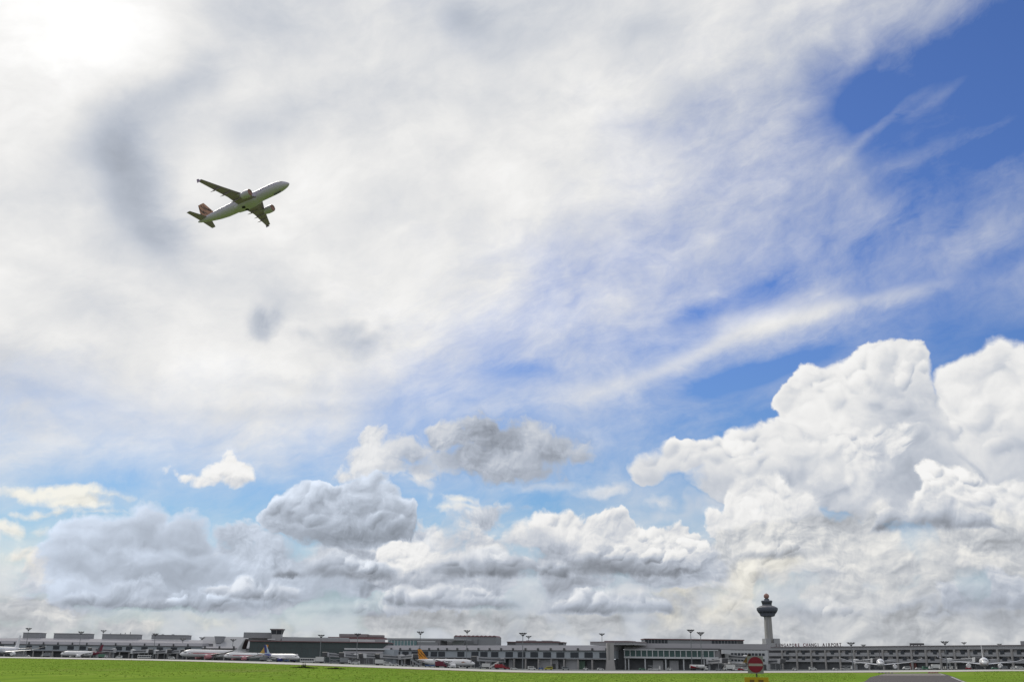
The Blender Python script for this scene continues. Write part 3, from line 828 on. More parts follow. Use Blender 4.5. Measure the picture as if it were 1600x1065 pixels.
# ---- far left: long terminal with a shallow metal roof and four plant rooms
F = Facade('terminal_building', 'long low terminal with a pale metal roof and four grey plant rooms, far left', 'terminal building', -60, 1060, 316, 1060)
u0, u1 = F.u(-60), F.u(314)
zt, ze = F.z(160, 997.5, 14), F.z(160, 1001.5)
roof = MB(); uu = F.u(20)
roof.hexa([(u0-30, 0, ze-.3), (u1, 0, ze-.3), (u1, 40, ze-.3), (u0-30, 40, ze-.3)], [(uu-3, 14, zt), (u1-4, 14, zt), (u1-4, 40, zt), (uu-3, 40, zt)])
roof.build('roof', M_light, F.root)
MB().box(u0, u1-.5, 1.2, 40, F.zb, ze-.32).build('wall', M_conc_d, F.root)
F.repeat('clerestory_window', M_glass, frange(187, 311, 4.0), 3.0, 1002.9, 1005.2, 1.05, 1.3, ref=250)
for p0, p1, yt in ((36.5, 62.5, 988), (84.5, 138.5, 989.2), (160, 214.5, 990.4), (237, 292.5, 991.6)):
    r = F.part('plant_room', M_gplant, p0, p1, yt, 998, 15, 30)
    MB().box(F.u(p0, yt, 15)-.5, F.u(p1, yt, 15)+.5, 14.5, 30.5, F.z((p0+p1)/2, yt, 15), F.z((p0+p1)/2, yt, 15)+.35).build('roof_edge', M_light, r)
for c, h_ in ((172, 988.6), (188, 988), (195, 987.6), (203, 986.6), (254, 989.5), (270, 989.9)):
    MB().box(-1.2, 1.2, 18, 20, 0, 1.0).tube((0, 19, .9), (0, 19, F.z(c, h_, 18)-F.z(c, 992, 18)), .35, n=6).build('roof_vent', M_dgrey, F.root).location = (F.u(c, 990, 18), 0, F.z(c, 992, 18))

# ---- left pier in front of it
def pier(F, p0, p1, fas, wall_b, brackets, windows, ground_cols, wcol=M_panel, ww=10, gf=True, refs=160, wy=None, panels=()):
    """two-storey pier: roof band, blue-grey upper wall with dark windows, open ground floor on columns"""
    ft, fb = fas
    zt, zf, zw = F.z(refs, ft), F.z(refs, fb), F.z(refs, wall_b)
    a, b = F.u(p0), F.u(p1)
    rf = MB().hexa([(a, -.9, zf), (b, -.9, zf), (b, 22, zf), (a, 22, zf)], [(a, 1.5, zt), (b, 1.5, zt), (b, 20, zt+.4), (a, 20, zt+.4)])
    rf.build('roof', M_light, F.root)
    MB().box(a, b, -1.0, -.9, zf-.5, zf).build('fascia', M_dgrey, F.root)
    MB().box(a+.3, b-.3, 0, 21, zw, zf-.02).build('upper_wall', wcol, F.root)
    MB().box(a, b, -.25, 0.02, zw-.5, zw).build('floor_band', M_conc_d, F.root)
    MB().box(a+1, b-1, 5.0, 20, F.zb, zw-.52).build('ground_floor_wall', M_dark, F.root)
    F.repeat('roof_bracket', M_dgrey, brackets, 2.0, fb-3.4, fb+.4, -1.6, -.92, ref=refs)
    yt_, yb_ = wy or (fb+2.2, wall_b-1.6)
    F.repeat('window', M_glass, windows, ww, yt_, yb_, -.14, .1, ref=refs)
    F.repeat('column', M_conc_l, ground_cols, 1.5, wall_b+.9, None, .2, 1.1, ref=refs)
    for q0, q1, y0, y1 in panels:
        F.part('service_room', M_conc_w, q0, q1, y0, None if y1 is None else y1, 3.4, 5.2, ref=refs)
F = Facade('pier_building', 'low blue-grey pier below the four plant rooms, at the far left', 'airport pier', -60, 985, 316, 985)
pier(F, -60, 314, (1002.2, 1007), 1016.5, frange(0, 314, 22.6), [1, 45, 66, 88, 110.5, 129.5, 186, 202, 226, 250, 272, 294], frange(-8, 310, 15), refs=160,
     panels=((20, 42, 1018, None), (70, 84, 1018, None), (150, 176, 1019, None)))
# ---- pale sloped-roof hall with a grey box, left of the dark terminal
F = Facade('hall', 'pale sloping-roofed hall with one small grey box, left of the dark green glass terminal', 'airport hall', 296, 1100, 392, 1100)
z0 = F.z(344, 1009.5); z1_ = F.z(344, 994, 30)
MB().hexa([(F.u(298), 0, z0), (F.u(392), 0, z0), (F.u(392), 30, z0), (F.u(298), 30, z0)], [(F.u(303), 28, z1_), (F.u(392), 28, z1_), (F.u(392), 30, z1_), (F.u(303), 30, z1_)]).build('roof', M_pale, F.root)
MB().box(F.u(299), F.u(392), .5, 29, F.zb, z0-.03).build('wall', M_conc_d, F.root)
a, b = F.u(335, 993, 8), F.u(349, 993, 8); zz, zt = F.z(342, 1004, 8), F.z(342, 993.2, 8)
MB().hexa([(a+2, 8, zz), (b-2, 8, zz), (b-2, 16, zz), (a+2, 16, zz)], [(a, 8, zt), (b, 8, zt), (b, 18, zt), (a, 18, zt)]).build('roof_box', M_gplant, F.root)
F = Facade('pier_building', 'short dark grey pier section behind the two red-striped airliners', 'airport pier', 312, 985, 392, 960)
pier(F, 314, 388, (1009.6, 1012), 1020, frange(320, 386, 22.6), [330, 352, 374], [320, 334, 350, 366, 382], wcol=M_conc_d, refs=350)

# ---- dark green glass terminal with a small ramp control room on its roof
F = Facade('terminal_building', 'dark green glass terminal with a red roof edge and a small control room on top', 'terminal building', 387, 900, 607, 900)
a, b = F.u(388), F.u(605); zt = F.z(500, 1002.6)
MB().box(a, b, 0, 40, F.zb, zt).build('glass_wall', M_gwall, F.root)
MB().box(a-1.4, b+.6, -1.3, 41, zt+.02, zt+.75).build('roof_edge', M_red, F.root)
F.repeat('mullion', M_dgrey, frange(396, 600, 8.5), .35, 1004, 1022, -.12, .0, ref=500)
F.repeat('transom', M_dgrey, [496], 216, 1012.2, 1012.6, -.16, .0, ref=500)
MB().box(F.u(388, 1000, 10), F.u(545, 1000, 10), 10, 30, zt+.8, F.z(466, 994.6, 10)).build('roof_hall', M_pale, F.root)
F.part('plant_room', M_gplant, 381, 426, 987.3, 996, 6, 9.9, ref=400)
r = F.part('control_room', M_conc_w, 424.5, 439.5, 990, 1003, 3, 9)
zz0, zz1, zz2 = F.z(432, 990.2, 3), F.z(432, 983.6, 3), F.z(432, 981.8, 3)
a_, b_ = F.u(424.5, 990, 3), F.u(439.5, 990, 3)
MB().hexa([(a_, 3, zz0), (b_, 3, zz0), (b_, 9, zz0), (a_, 9, zz0)], [(a_-.9, 2.2, zz1), (b_+.9, 2.2, zz1), (b_+.9, 9.8, zz1), (a_-.9, 9.8, zz1)]).build('cab_window', M_glass, r)
MB().box(a_-1.5, b_+1.5, 1.6, 10.4, zz1+.02, zz2+.1).build('cab_roof', M_brown, r)
for q in (a_-.55, (a_+b_)/2, b_+.55): MB().tube((q*.94+(a_+b_)*.03, 2.75, zz0), (q, 2.05, zz1), .18, n=4).build('cab_frame', M_conc_w, r)
MB().box(a_-3, a_+3.5, 2.4, 2.6, zz0-4.6, zz0-3.6).build('parapet', M_white, r)
F.part('roof_slab', M_red, 512.5, 600, 994.6, 997.6, 12, 34, ref=556)
F.part('roof_block', M_brown, 530, 574.5, 989.8, 994.4, 13, 24, ref=566)
F.part('roof_block', M_brown, 575, 599, 991, 994.4, 14, 24, ref=566)
F.part('white_panel', M_white, 546, 586, 998.0, 1003.6, 2.4, 3.4, ref=566)
F.part('grey_panel', M_conc_w, 586.2, 600, 998.0, 1003.8, 2.6, 11.9, ref=592)
F.part('lower_roof', M_pale, 440, 545, 996.6, 1002.4, 1.4, 9.9, ref=492)

# ---- slatted glass hall and grey roofs behind the centre pier
F = Facade('glass_hall', 'small hall with tilted pale teal glass panes above the white and orange airliner tail', 'airport hall', 603, 1000, 690, 985)
F.part('wall', M_conc_d, 606, 688, 999.6, None, .6, 20)
F.part('roof', M_pale, 603, 726, 996.5, 999.2, 1.0, 22, ref=655)
F.repeat('glass_pane', M_teal, frange(609, 649, 5.0), 3.9, 1000.2, 1009.6, .0, .4, ref=630)
F.repeat('pane_frame', M_white, frange(606.5, 651, 5.0), .8, 999.8, 1009.8, -.35, -.02, ref=630)
F.part('white_band', M_white, 652, 680, 1000.6, 1002.6, -.2, .58, ref=665)
F.part('grey_wall', M_gplant, 653, 684, 1003.0, 1010, -.1, .56, ref=665)
F = Facade('plant_building', 'big grey plant building with a scalloped reddish roof edge, behind the centre pier', 'plant building', 686, 1010, 777, 1000)
F.part('wall', M_gplant, 709, 775.8, 994.2, None, 0, 24, ref=742)
F.part('side_block', M_conc_w, 689.5, 708.5, 1000.4, None, 1.5, 20)
sc_ = MB()
for i in range(10):
    c0 = 709.3+i*6.6; u0, u1 = F.u(c0, 994), F.u(c0+6.6, 994); zz = F.z(742, 994.2)
    n_ = 6; poly = [(u0, zz+.02)] + [(u0+(u1-u0)*k/n_, zz+.15+1.25*math.sin(math.pi*k/n_)) for k in range(n_+1)] + [(u1, zz+.02)]
    sc_.prism(poly, 1, -.5, 24)
sc_.build('scalloped_roof', M_red, F.root)
a, b = F.u(706, 1001, -6), F.u(725, 1001, -6); c_, d_ = F.u(709, 1010, -6), F.u(721, 1010, -6); zt, zz = F.z(716, 1001, -6), F.z(716, 1011, -6)
MB().hexa([(c_, -6, zz), (d_, -6, zz), (d_, -1, zz), (c_, -1, zz)], [(a, -6, zt), (b, -6, zt), (b, -1, zt), (a, -1, zt)]).build('white_funnel', M_white, F.root)
F.part('plant_room', M_gplant, 740, 746, 997.5, 1006, -2, -.1)
F = Facade('roofed_building', 'flat building with a dull red roof and darker ends, left of the lone floodlight mast', 'building', 790, 1010, 882, 1000)
F.part('wall', M_gplant, 792.5, 880.5, 1003.2, None, 0, 20, ref=840)
F.part('roof', M_red, 791.5, 881.5, 1001.9, 1003.1, -.8, 21, ref=840)
F.part('upper_roof', M_brown, 806, 872, 1000.5, 1001.8, .5, 18, ref=840)
F.part('roof_light', M_red, 822, 836, 999.8, 1000.45, 1.5, 10, ref=840)
F.part('roof_light', M_red, 846, 862, 999.9, 1000.45, 1.5, 10, ref=840)
F.part('dark_end', M_dgrey, 793, 805.5, 1003.3, 1006.5, -.15, -.02, ref=840)
F.part('dark_end', M_dgrey, 873, 880, 1003.3, 1006.5, -.15, -.02, ref=840)

# ---- centre pier
F = Facade('pier_building', 'long blue-grey pier with square dark windows, behind the orange-tailed airliner', 'airport pier', 536, 930, 950, 760)
brs = [611, 625, 640, 655, 670, 684, 698, 714, 729.5, 747, 764.5, 782.5, 801, 820.5, 840, 860, 881, 902.5, 925, 947]
pier(F, 574, 949, (1007.4, 1015), 1027.3, brs, [620, 633.5, 648, 664, 678, 690, 720, 742, 756, 773, 795.5, 814.8, 834.6, 854.8, 875.5, 897.5, 919.5, 943], frange(580, 742, 13)+[760, 779, 803, 821, 841, 861, 881, 903, 925], refs=840, wy=(1018, 1026.2), ww=9.8,
     panels=((842, 872, 1029.5, None), (884, 902, 1029.5, None), (758, 768, 1029.5, None), (795, 801, 1029.5, None), (604, 616, 1029.5, None)))
F.part('door', M_dgrey, 862, 868, 1036, None, 3.2, 3.38, ref=860)
F.part('door', M_dgrey, 875, 880, 1036, None, 3.2, 3.38, ref=860)
F.part('green_panel', mat('green_door', (0.10, 0.16, 0.12), .6), 904, 914, 1031, None, 3.2, 3.38, ref=860)
F.part('end_block', M_conc_w, 922, 989, 1003.4, 1006.8, 8, 26, ref=955)
F.part('end_roof', M_brown, 922, 989, 1001.4, 1003.3, 7.6, 26, ref=955)
F.part('end_roof_light', M_red, 944, 958, 1000.3, 1001.3, 8.5, 20, ref=955)
F.part('end_roof_light', M_red, 962, 980, 1000.4, 1001.3, 8.5, 20, ref=955)
# ---- left head of the pier: white canopy and grey boxes
F = Facade('pier_building', 'pale canopied pier head crowded with jet bridges, in front of the dark green terminal', 'airport pier', 534, 870, 612, 860)
F.part('canopy', M_white, 538, 600, 1012, 1014.4, -2, 12, ref=570)
F.part('canopy_front', M_light, 536, 598, 1016.8, 1020.2, -2.6, -1.6, ref=570)
F.part('clerestory', M_dgrey, 549, 599, 1013.2, 1016.6, -.4, 10, ref=570)
F.part('wall', M_conc_d, 538, 604, 1020.4, None, 2, 12, ref=570)
F.repeat('column', M_steel, [540, 551, 562, 573, 584, 595], 1.2, 1020.4, None, -1.9, -1.2, ref=570)
F.part('side_wing', M_panel, 600, 616, 1014, None, 1, 12, ref=606)

# ---- pylon-like stair tower where the two piers meet
F = Facade('stair_tower', 'tall pale concrete stair tower with a flared foot, between the two piers', 'stair tower', 944, 752, 962, 752)
a, b = F.u(949, 1020), F.u(959.5, 1020); zt, zm = F.z(953, 1003.8), F.z(953, 1030)
MB().hexa([(a-.8, 0, F.zb), (b+.9, 0, F.zb), (b+.9, 9, F.zb), (a-.8, 9, F.zb)], [(a, .6, zm), (b, .6, zm), (b, 9, zm), (a, 9, zm)]).build('flared_foot', M_conc_l, F.root)
MB().box(a, b, .6, 9, zm+.01, zt).build('shaft', M_conc_l, F.root)
MB().box(a+1.2, a+1.45, .5, .62, zm, zt-1).build('joint', M_dgrey, F.root)

# ---- green glass pier
F = Facade('glass_pier', 'white-framed pier of green glass bays on thin columns, right of the stair tower', 'airport pier', 956, 770, 1126, 745)
a, b = F.u(960), F.u(1123)
zt, zg, zb_ = F.z(1050, 1014.2), F.z(1050, 1025.4), F.z(1050, 1028.2)
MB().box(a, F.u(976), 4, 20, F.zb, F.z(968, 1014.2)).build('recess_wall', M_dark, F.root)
MB().box(F.u(976), b, .4, 16, zb_, zt+1.2).build('hall', M_conc_d, F.root)
MB().box(F.u(975.2), b, -.5, .38, F.z(1050, 1015.6), F.z(1050, 1014.2)).build('top_band', M_white, F.root)
MB().box(F.u(975.2), b, -.5, .38, zb_, zg).build('bottom_band', M_white, F.root)
bays = frange(980, 1118, 8.75)
F.repeat('glass_bay', M_green, bays, 7.4, 1015.8, 1025.3, .12, .36, ref=1050)
F.repeat('frame_post', M_white, frange(975.6, 1122.5, 8.75), 1.1, 1015.7, 1025.3, -.3, .38, ref=1050)
F.repeat('column', M_white, [977, 982, 1007.8, 1068, 1040, 1100], 1.7, 1028.4, None, .6, 1.6, ref=1050)
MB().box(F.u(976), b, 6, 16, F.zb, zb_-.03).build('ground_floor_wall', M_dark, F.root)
F.part('service_room', M_conc_w, 1020, 1036, 1031, None, 4.4, 5.9, ref=1028)
F.part('service_room', M_conc_w, 1046, 1060, 1031, None, 4.4, 5.9, ref=1050)
F.part('roof', M_light, 960, 1199.5, 1004.8, 1013.6, 10, 30, ref=1090)
F.part('roof_gap', M_dgrey, 1024, 1123, 1012.6, 1014.3, -.1, 9.9, ref=1090)
# ---- dark-roofed lounge block behind
F = Facade('lounge_building', 'long dark glass block with a thin red roof, behind the green glass pier', 'building', 1005, 930, 1165, 930)
F.part('wall', M_gplant, 1007.5, 1161.5, 999.2, None, 0, 24, ref=1085)
F.part('roof', M_red, 1006.5, 1163, 997.6, 999.15, -1, 25, ref=1085)
F.part('dark_window', M_glass, 1008, 1043, 999.6, 1005.6, -.15, -.02, ref=1085)
F.part('dark_window', M_glass, 1112, 1151, 999.6, 1005.6, -.15, -.02, ref=1085)
F.repeat('window_post', M_gplant, frange(1013, 1040, 5)+frange(1117, 1148, 5), .7, 999.6, 1005.6, -.3, -.16, ref=1085)
F.part('dark_window', M_dgrey, 1152, 1161, 999.6, 1005.6, -.15, -.02, ref=1085)
# ---- four-storey block left of the tower
F = Facade('terminal_block', 'four-storey grey block with rows of small dark windows, left of the control tower', 'terminal building', 1140, 800, 1199.5, 800)
F.part('wall', M_white, 1128, 1198.6, 1005.4, None, 0, 20, ref=1170)
for yt, yb in ((1011.4, 1015.2), (1019.6, 1023.6), (1028.6, 1032.6)):
    F.repeat('window', M_glass, frange(1144, 1196, 5.4), 4.2, yt, yb, -.1, .12, ref=1170)
F.part('ground_floor', M_dgrey, 1140, 1198, 1037, None, -.16, -.02, ref=1170)
F.repeat('column', M_white, frange(1142, 1198, 8), 1.3, 1037, None, -.6, -.17, ref=1170)

# ---- right: long three-storey terminal with balconies; roof lettering
F = Facade('terminal_building', 'long three-storey grey terminal with balconies, right of the control tower', 'terminal building', 1198, 1005, 1640, 770)
a, b = F.u(1199.5), F.u(1636)
def zz_(y): return F.z(1400, y)
L1 = dict(roof=1008.6, fas_b=1014.4, g1=1018.2, b1=1024.6, g2=1028.4, b2=1033.6)
MB().box(a, b, 3.0, 30, F.zb, zz_(1009.4)).build('wall', M_dark, F.root)
MB().box(a, b, -.3, 31, zz_(1009.35), zz_(1008.2)).build('roof', M_brown, F.root)
MB().box(a, b, .5, 2.95, zz_(1014.4), zz_(1009.4)).build('roof_fascia', M_conc_w, F.root)
MB().box(a, b, .2, 2.95, zz_(1024.6), zz_(1018.8)).build('balcony', M_conc_w, F.root)
MB().box(a, b, .2, 2.95, zz_(1034.2), zz_(1028.8)).build('balcony', M_conc_w, F.root)
MB().box(a, b, 2.0, 2.97, zz_(1018.7), zz_(1014.5)).build('window_band', M_dgrey, F.root)
MB().box(a, b, 2.0, 2.97, zz_(1028.7), zz_(1024.7)).build('window_band', M_dgrey, F.root)
cols = [1221, 1243.7] + [1243.7+22.4*i for i in range(1, 18)]
F.repeat('column', M_conc_l, cols, 1.9, 1014.4, None, -.5, .6, ref=1400)
rw = random.Random(3)
F.repeat('window', M_glass, [c+7+rw.random()*8 for c in cols[:-1]], 4.4, 1016.0, 1021.5, .05, .3, ref=1400)
F.repeat('window', M_glass, [c+4+rw.random()*10 for c in cols[:-1]], 5.0, 1026.0, 1031.0, .05, .3, ref=1400)
F.repeat('pale_panel', M_conc_l, [c+4+rw.random()*3 for c in cols[:-1]], 5.4, 1015.4, 1018.9, 1.6, 1.98, ref=1400)
F.repeat('pale_panel', M_conc_l, [c+12+rw.random()*4 for c in cols[:-1]], 6.0, 1025.2, 1028.8, 1.6, 1.98, ref=1400)
F.part('red_panel', mat('red_brown_panel', (0.20, 0.085, 0.08), .7), 1421, 1431, 1034.4, None, 1.2, 1.9, ref=1426)
F.part('end_block', M_gplant, 1594, 1640, 1000.5, 1008, 6, 20)
for c in (1424.5, 1435.5):
    r = F.part('roof_unit', M_dgrey, c-3.4, c+3.4, 1004.0, 1007.2, 6, 10)
    F.repeat('leg', M_dgrey, [c-2.6, c+2.6], .7, 1007.2, 1009, 6.2, 6.9, parent=F.root)
FR = F
# lettering
txt_m = mat('dark_sign_letters', (0.14, 0.105, 0.11), .6, var=.2)
txt_r = mat('dark_red_sign_letters', (0.16, 0.02, 0.04), .6, var=.2)
sign = empty('roof_sign', (F.A.x, F.A.y, 0), math.atan2(F.d.y, F.d.x), 'dark letters SINGAPORE CHANGI AIRPORT standing along the roof right of the control tower', 'roof sign')
words = 'SINGAPORE CHANGI AIRPORT'
def letter_mesh(ch, h, depth, thick=.02):
    cu = bpy.data.curves.new('letter', 'FONT'); cu.body = ch; cu.size = h/0.70; cu.extrude = depth/2; cu.offset = thick*h; cu.align_x = 'CENTER'
    cu.resolution_u = 3
    o = bpy.data.objects.new('letter', cu); me = bpy.data.meshes.new_from_object(o)
    bpy.data.objects.remove(o); bpy.data.curves.remove(cu); return me
zbase = zz_(1008.15)
for i, ch in enumerate(words):
    if ch == ' ': continue
    px = 1213.2 + (1313.2-1213.2)*i/(len(words)-1)
    h_ = F.z(px, 1006.4-(px-1213)*.006, 1.5) - F.z(px, 1011.6-(px-1213)*.006, 1.5)
    me = letter_mesh(ch, 2.7, .3, .03)
    me.materials.clear(); me.materials.append(txt_r if i in (7, 8, 10, 11) else txt_m)
    o = bpy.data.objects.new('letter', me); COL.objects.link(o); o.parent = sign
    o.rotation_euler = (math.pi/2, 0, 0); o.location = (F.u(px, 1009, 1.0), 1.0, zbase+.12)
MB().box(F.u(1209), F.u(1318), .9, 1.1, zbase+.0, zbase+.12).build('rail', M_dgrey, sign)

# ---- control tower
TW = at(1203.5, 1030, 1150)
tw = empty('control_tower', (TW.x, TW.y, 0), 0, 'tall pale control tower with a dark flared cab and a round dome on top', 'control tower')
def tz(py): return at(1201.5, py, 1150).z
sc_m = 1150/ (FPX/math.cos(PITCH)) * 1.06  # metres per photo pixel across, about
M_tower = mat('tower_concrete', (0.34, 0.33, 0.32), .8, var=.1, scale=.1, streak=True)
M_cab = mat('cab_band_grey', (0.11, 0.12, 0.15), .6, var=.15, scale=.3)
M_ball = mat('radome_copper', (0.34, 0.195, 0.165), .6, var=.15, scale=.4)
zb_ = ground_z(TW.x, TW.y)
mpp = 0.655
# shaft: slab with a groove and slight taper
z0, z1_ = zb_-.5, tz(962)
w0, w1 = 5.9*mpp, 4.75*mpp
MB().hexa([(-w0, -5, z0), (w0, -5, z0), (w0, 5, z0), (-w0, 5, z0)], [(-w1, -4.2, z1_), (w1, -4.2, z1_), (w1, 4.2, z1_), (-w1, 4.2, z1_)]).build('shaft', M_tower, tw, bevel=.3)
MB().hexa([(-w0*.35, -5.5, z0), (-w0*.1, -5.5, z0), (-w0*.1, -4, z0), (-w0*.35, -4, z0)], [(-w1*.35, -4.55, z1_), (-w1*.1, -4.55, z1_), (-w1*.1, -3, z1_), (-w1*.35, -3, z1_)]).build('shaft_rib', M_conc_w, tw)
bx0 = lambda p: (p-1203.5)*mpp
MB().box(bx0(1195), bx0(1218.5), -9, 9, z0, tz(1004)).box(bx0(1195), bx0(1203), -8.9, 8, tz(1004)+.01, tz(997)).box(bx0(1208.5), bx0(1218), -8.9, 8, tz(1004)+.01, tz(997)).build('base_block', M_conc_w, tw)
def cab(name, m, prof, n=16, parent=None): return MB().lathe([(r*mpp, tz(y)) for r, y in prof], n).build(name, m, parent or tw)
c1 = cab('lower_cab', M_cab, [(5.2, 963.5), (11.4, 962), (13.4, 957.6)])
cab('window_band', M_glass, [(13.3, 957.8), (15.6, 955.0)], parent=c1)
cab('cab_rim', M_cab, [(15.9, 955.0), (17.4, 952.2), (17.4, 949.6), (16.2, 948.4)], parent=c1)
cab('deck_roof', M_conc_d, [(16.0, 948.4), (12.4, 946.6), (9.2, 945.6)], parent=c1)
c2 = cab('upper_cab', M_cab, [(8.0, 945.6), (7.9, 943.6)])
cab('window_band', M_glass, [(7.9, 943.6), (8.6, 940.4)], parent=c2)
cab('cab_rim', M_cab, [(9.0, 940.4), (9.2, 938.2), (8.2, 937.6)], parent=c2)
cab('dome_base', M_cab, [(4.4, 937.6), (4.2, 935.2), (3.2, 934.6)], 12)
prof = [(0.05, 934.8)] + [(4.5*math.sin(math.pi*k/10), 935-8.4*(1-math.cos(math.pi*k/10))/2) for k in range(1, 10)] + [(.05, 926.5)]
MB().lathe([(max(.02, r*mpp), tz(y)) for r, y in prof], 20).build('dome', M_ball, tw, smooth=True)
MB().tube((0, 0, tz(926.7)), (0, 0, tz(925)), .12, n=5).build('aerial', M_dgrey, tw)
fm = MB()
for k in range(16):
    a = 2*math.pi*k/16
    fm.tube((13.4*mpp*math.cos(a), 13.4*mpp*math.sin(a), tz(957.8)), (15.75*mpp*math.cos(a), 15.75*mpp*math.sin(a), tz(955)), .22, n=4)
fm.build('window_frame', M_cab, c1)
MB().lathe([(17.3*mpp, tz(949.5)), (17.3*mpp, tz(949.5)+.12)], 16).build('railing', M_dgrey, tw)
# ================================================================== floodlight masts
M_pole = mat('mast_paint', (0.22, 0.23, 0.24), .6, var=.1)
M_lamp = mat('lamp_housing', (0.11, 0.11, 0.12), .5, var=.1)
M_lamp_g = mat('lamp_glass', (0.55, 0.55, 0.52), .2, spec=.6)
def mast_meshes():
    pole = MB().tube((0, 0, 0), (0, 0, .955), 1, .45, n=8)         # unit pole, scaled below
    return pole
def make_mast(h):
    r = empty('floodlight_mast', (0, 0, 0))
    MB().tube((0, 0, -1), (0, 0, h-1.9), .38, .19, n=8).build('pole', M_pole, r)
    hd = MB().lathe([(.25, h-2.3), (.5, h-2.1), (.9, h-1.3), (.75, h-1.2), (.2, h-1.6)], 12)
    for k in range(10):
        a = 2*math.pi*k/10; ca, sa = math.cos(a), math.sin(a)
        hd.tube((ca*.5, sa*.5, h-1.9), (ca*1.9, sa*1.9, h-.75), .07, n=4)
    hd.lathe([(1.86, h-.84), (2.0, h-.84), (2.0, h-.7), (1.86, h-.7)], 20)
    hd.build('head_frame', M_lamp, r)
    first = None
    for k in range(10):
        if first is None:
            b = MB().hexa([(1.75, -.38, h-.78), (2.25, -.38, h-.62), (2.25, .38, h-.62), (1.75, .38, h-.78)], [(1.85, -.42, h-.22), (2.75, -.42, h+.06), (2.75, .42, h+.06), (1.85, .42, h-.22)])
            first = b.build('floodlight', M_lamp, r); o = first
        else:
            o = first.copy(); COL.objects.link(o)
        o.rotation_euler = (0, 0, 2*math.pi*k/10)
    MB().box(-.5, .5, -.5, .5, -.5, .35).build('footing', M_conc_w, r)
    return r
MASTS = [ # px, top row, distance, label
 (45, 980.5, 950, 'tall floodlight mast in front of the leftmost plant room, at the far left'),
 (127, 986, 950, 'floodlight mast in front of the second plant room from the left'),
 (162, 984, 1130, 'floodlight mast rising behind the long roof, left end of the third plant room'),
 (65, 995, 1400, 'tiny distant floodlight mast just right of the leftmost plant room'),
 (143, 994.5, 1400, 'tiny distant floodlight mast just right of the second plant room'),
 (243, 989, 940, 'tall floodlight mast in front of the fourth plant room, beside a jet bridge'),
 (286, 997, 1010, 'short floodlight mast before the right end of the long pale roof'),
 (316, 995, 1090, 'floodlight mast just right of the long pale roof, before the hall'),
 (364.5, 998, 1050, 'small floodlight mast between the brown airliner fin and the dark green terminal'),
 (502, 991, 800, 'floodlight mast in front of the dark green terminal'),
 (559, 989, 845, 'floodlight mast in front of the white canopied pier head'),
 (657, 986, 760, 'floodlight mast right behind the orange airliner fin'),
 (730, 984, 822, 'floodlight mast in front of the big scalloped plant building'),
 (748.5, 996, 1100, 'small floodlight mast low before the right half of the scalloped plant building'),
 (817, 988, 700, 'tall floodlight mast standing on the apron before the red-roofed building, taller of a close pair'),
 (826, 993, 1080, 'floodlight mast behind the red-roofed building, shorter of a close pair'),
 (940.5, 989, 1040, 'lone floodlight mast behind the stair tower roof'),
 (1079, 983, 735, 'tallest floodlight mast, left one of the pair before the dark glass block'),
 (1094.5, 987, 728, 'floodlight mast before the dark glass block, right one of the pair'),
 (1056, 1008, 1500, 'tiny floodlight mast seen against the long roof above the green glass bays'),
 (1189, 1006, 1500, 'tiny floodlight mast over the four-storey block, just left of the control tower'),
 (1329.5, 1003, 700, 'floodlight mast just right of the roof lettering, left of the nose-on airliner'),
 (1349, 1006.3, 1250, 'tiny floodlight mast over the right terminal roof, above the nose-on airliner wing'),
 (1476, 1001.3, 740, 'floodlight mast at the left wingtip of the rightmost airliner'),
 (1506, 1002.8, 1200, 'small floodlight mast over the right terminal roof, left of the rightmost airliner fin'),
 (1561.5, 1005, 1300, 'tiny floodlight mast over the right terminal roof, right of the rightmost airliner fin'),
]
proto_mast = {}
for px, yt, Y, lab in MASTS:
    p = at(px, yt, Y); g0 = ground_z(p.x, p.y); h = p.z-g0
    key = round(h/3)*3
    if key not in proto_mast:
        o = proto_mast[key] = make_mast(float(key))
    else: o = copy_tree(proto_mast[key])
    o.location = (p.x, p.y, g0); o.scale = (1, 1, h/key)
    if Y > 1000: o.scale = (1.15, 1.15, h/key)
    o.rotation_euler = (0, 0, rnd.random())
    tag(o, lab, 'floodlight mast', 'floodlight masts around the aprons')

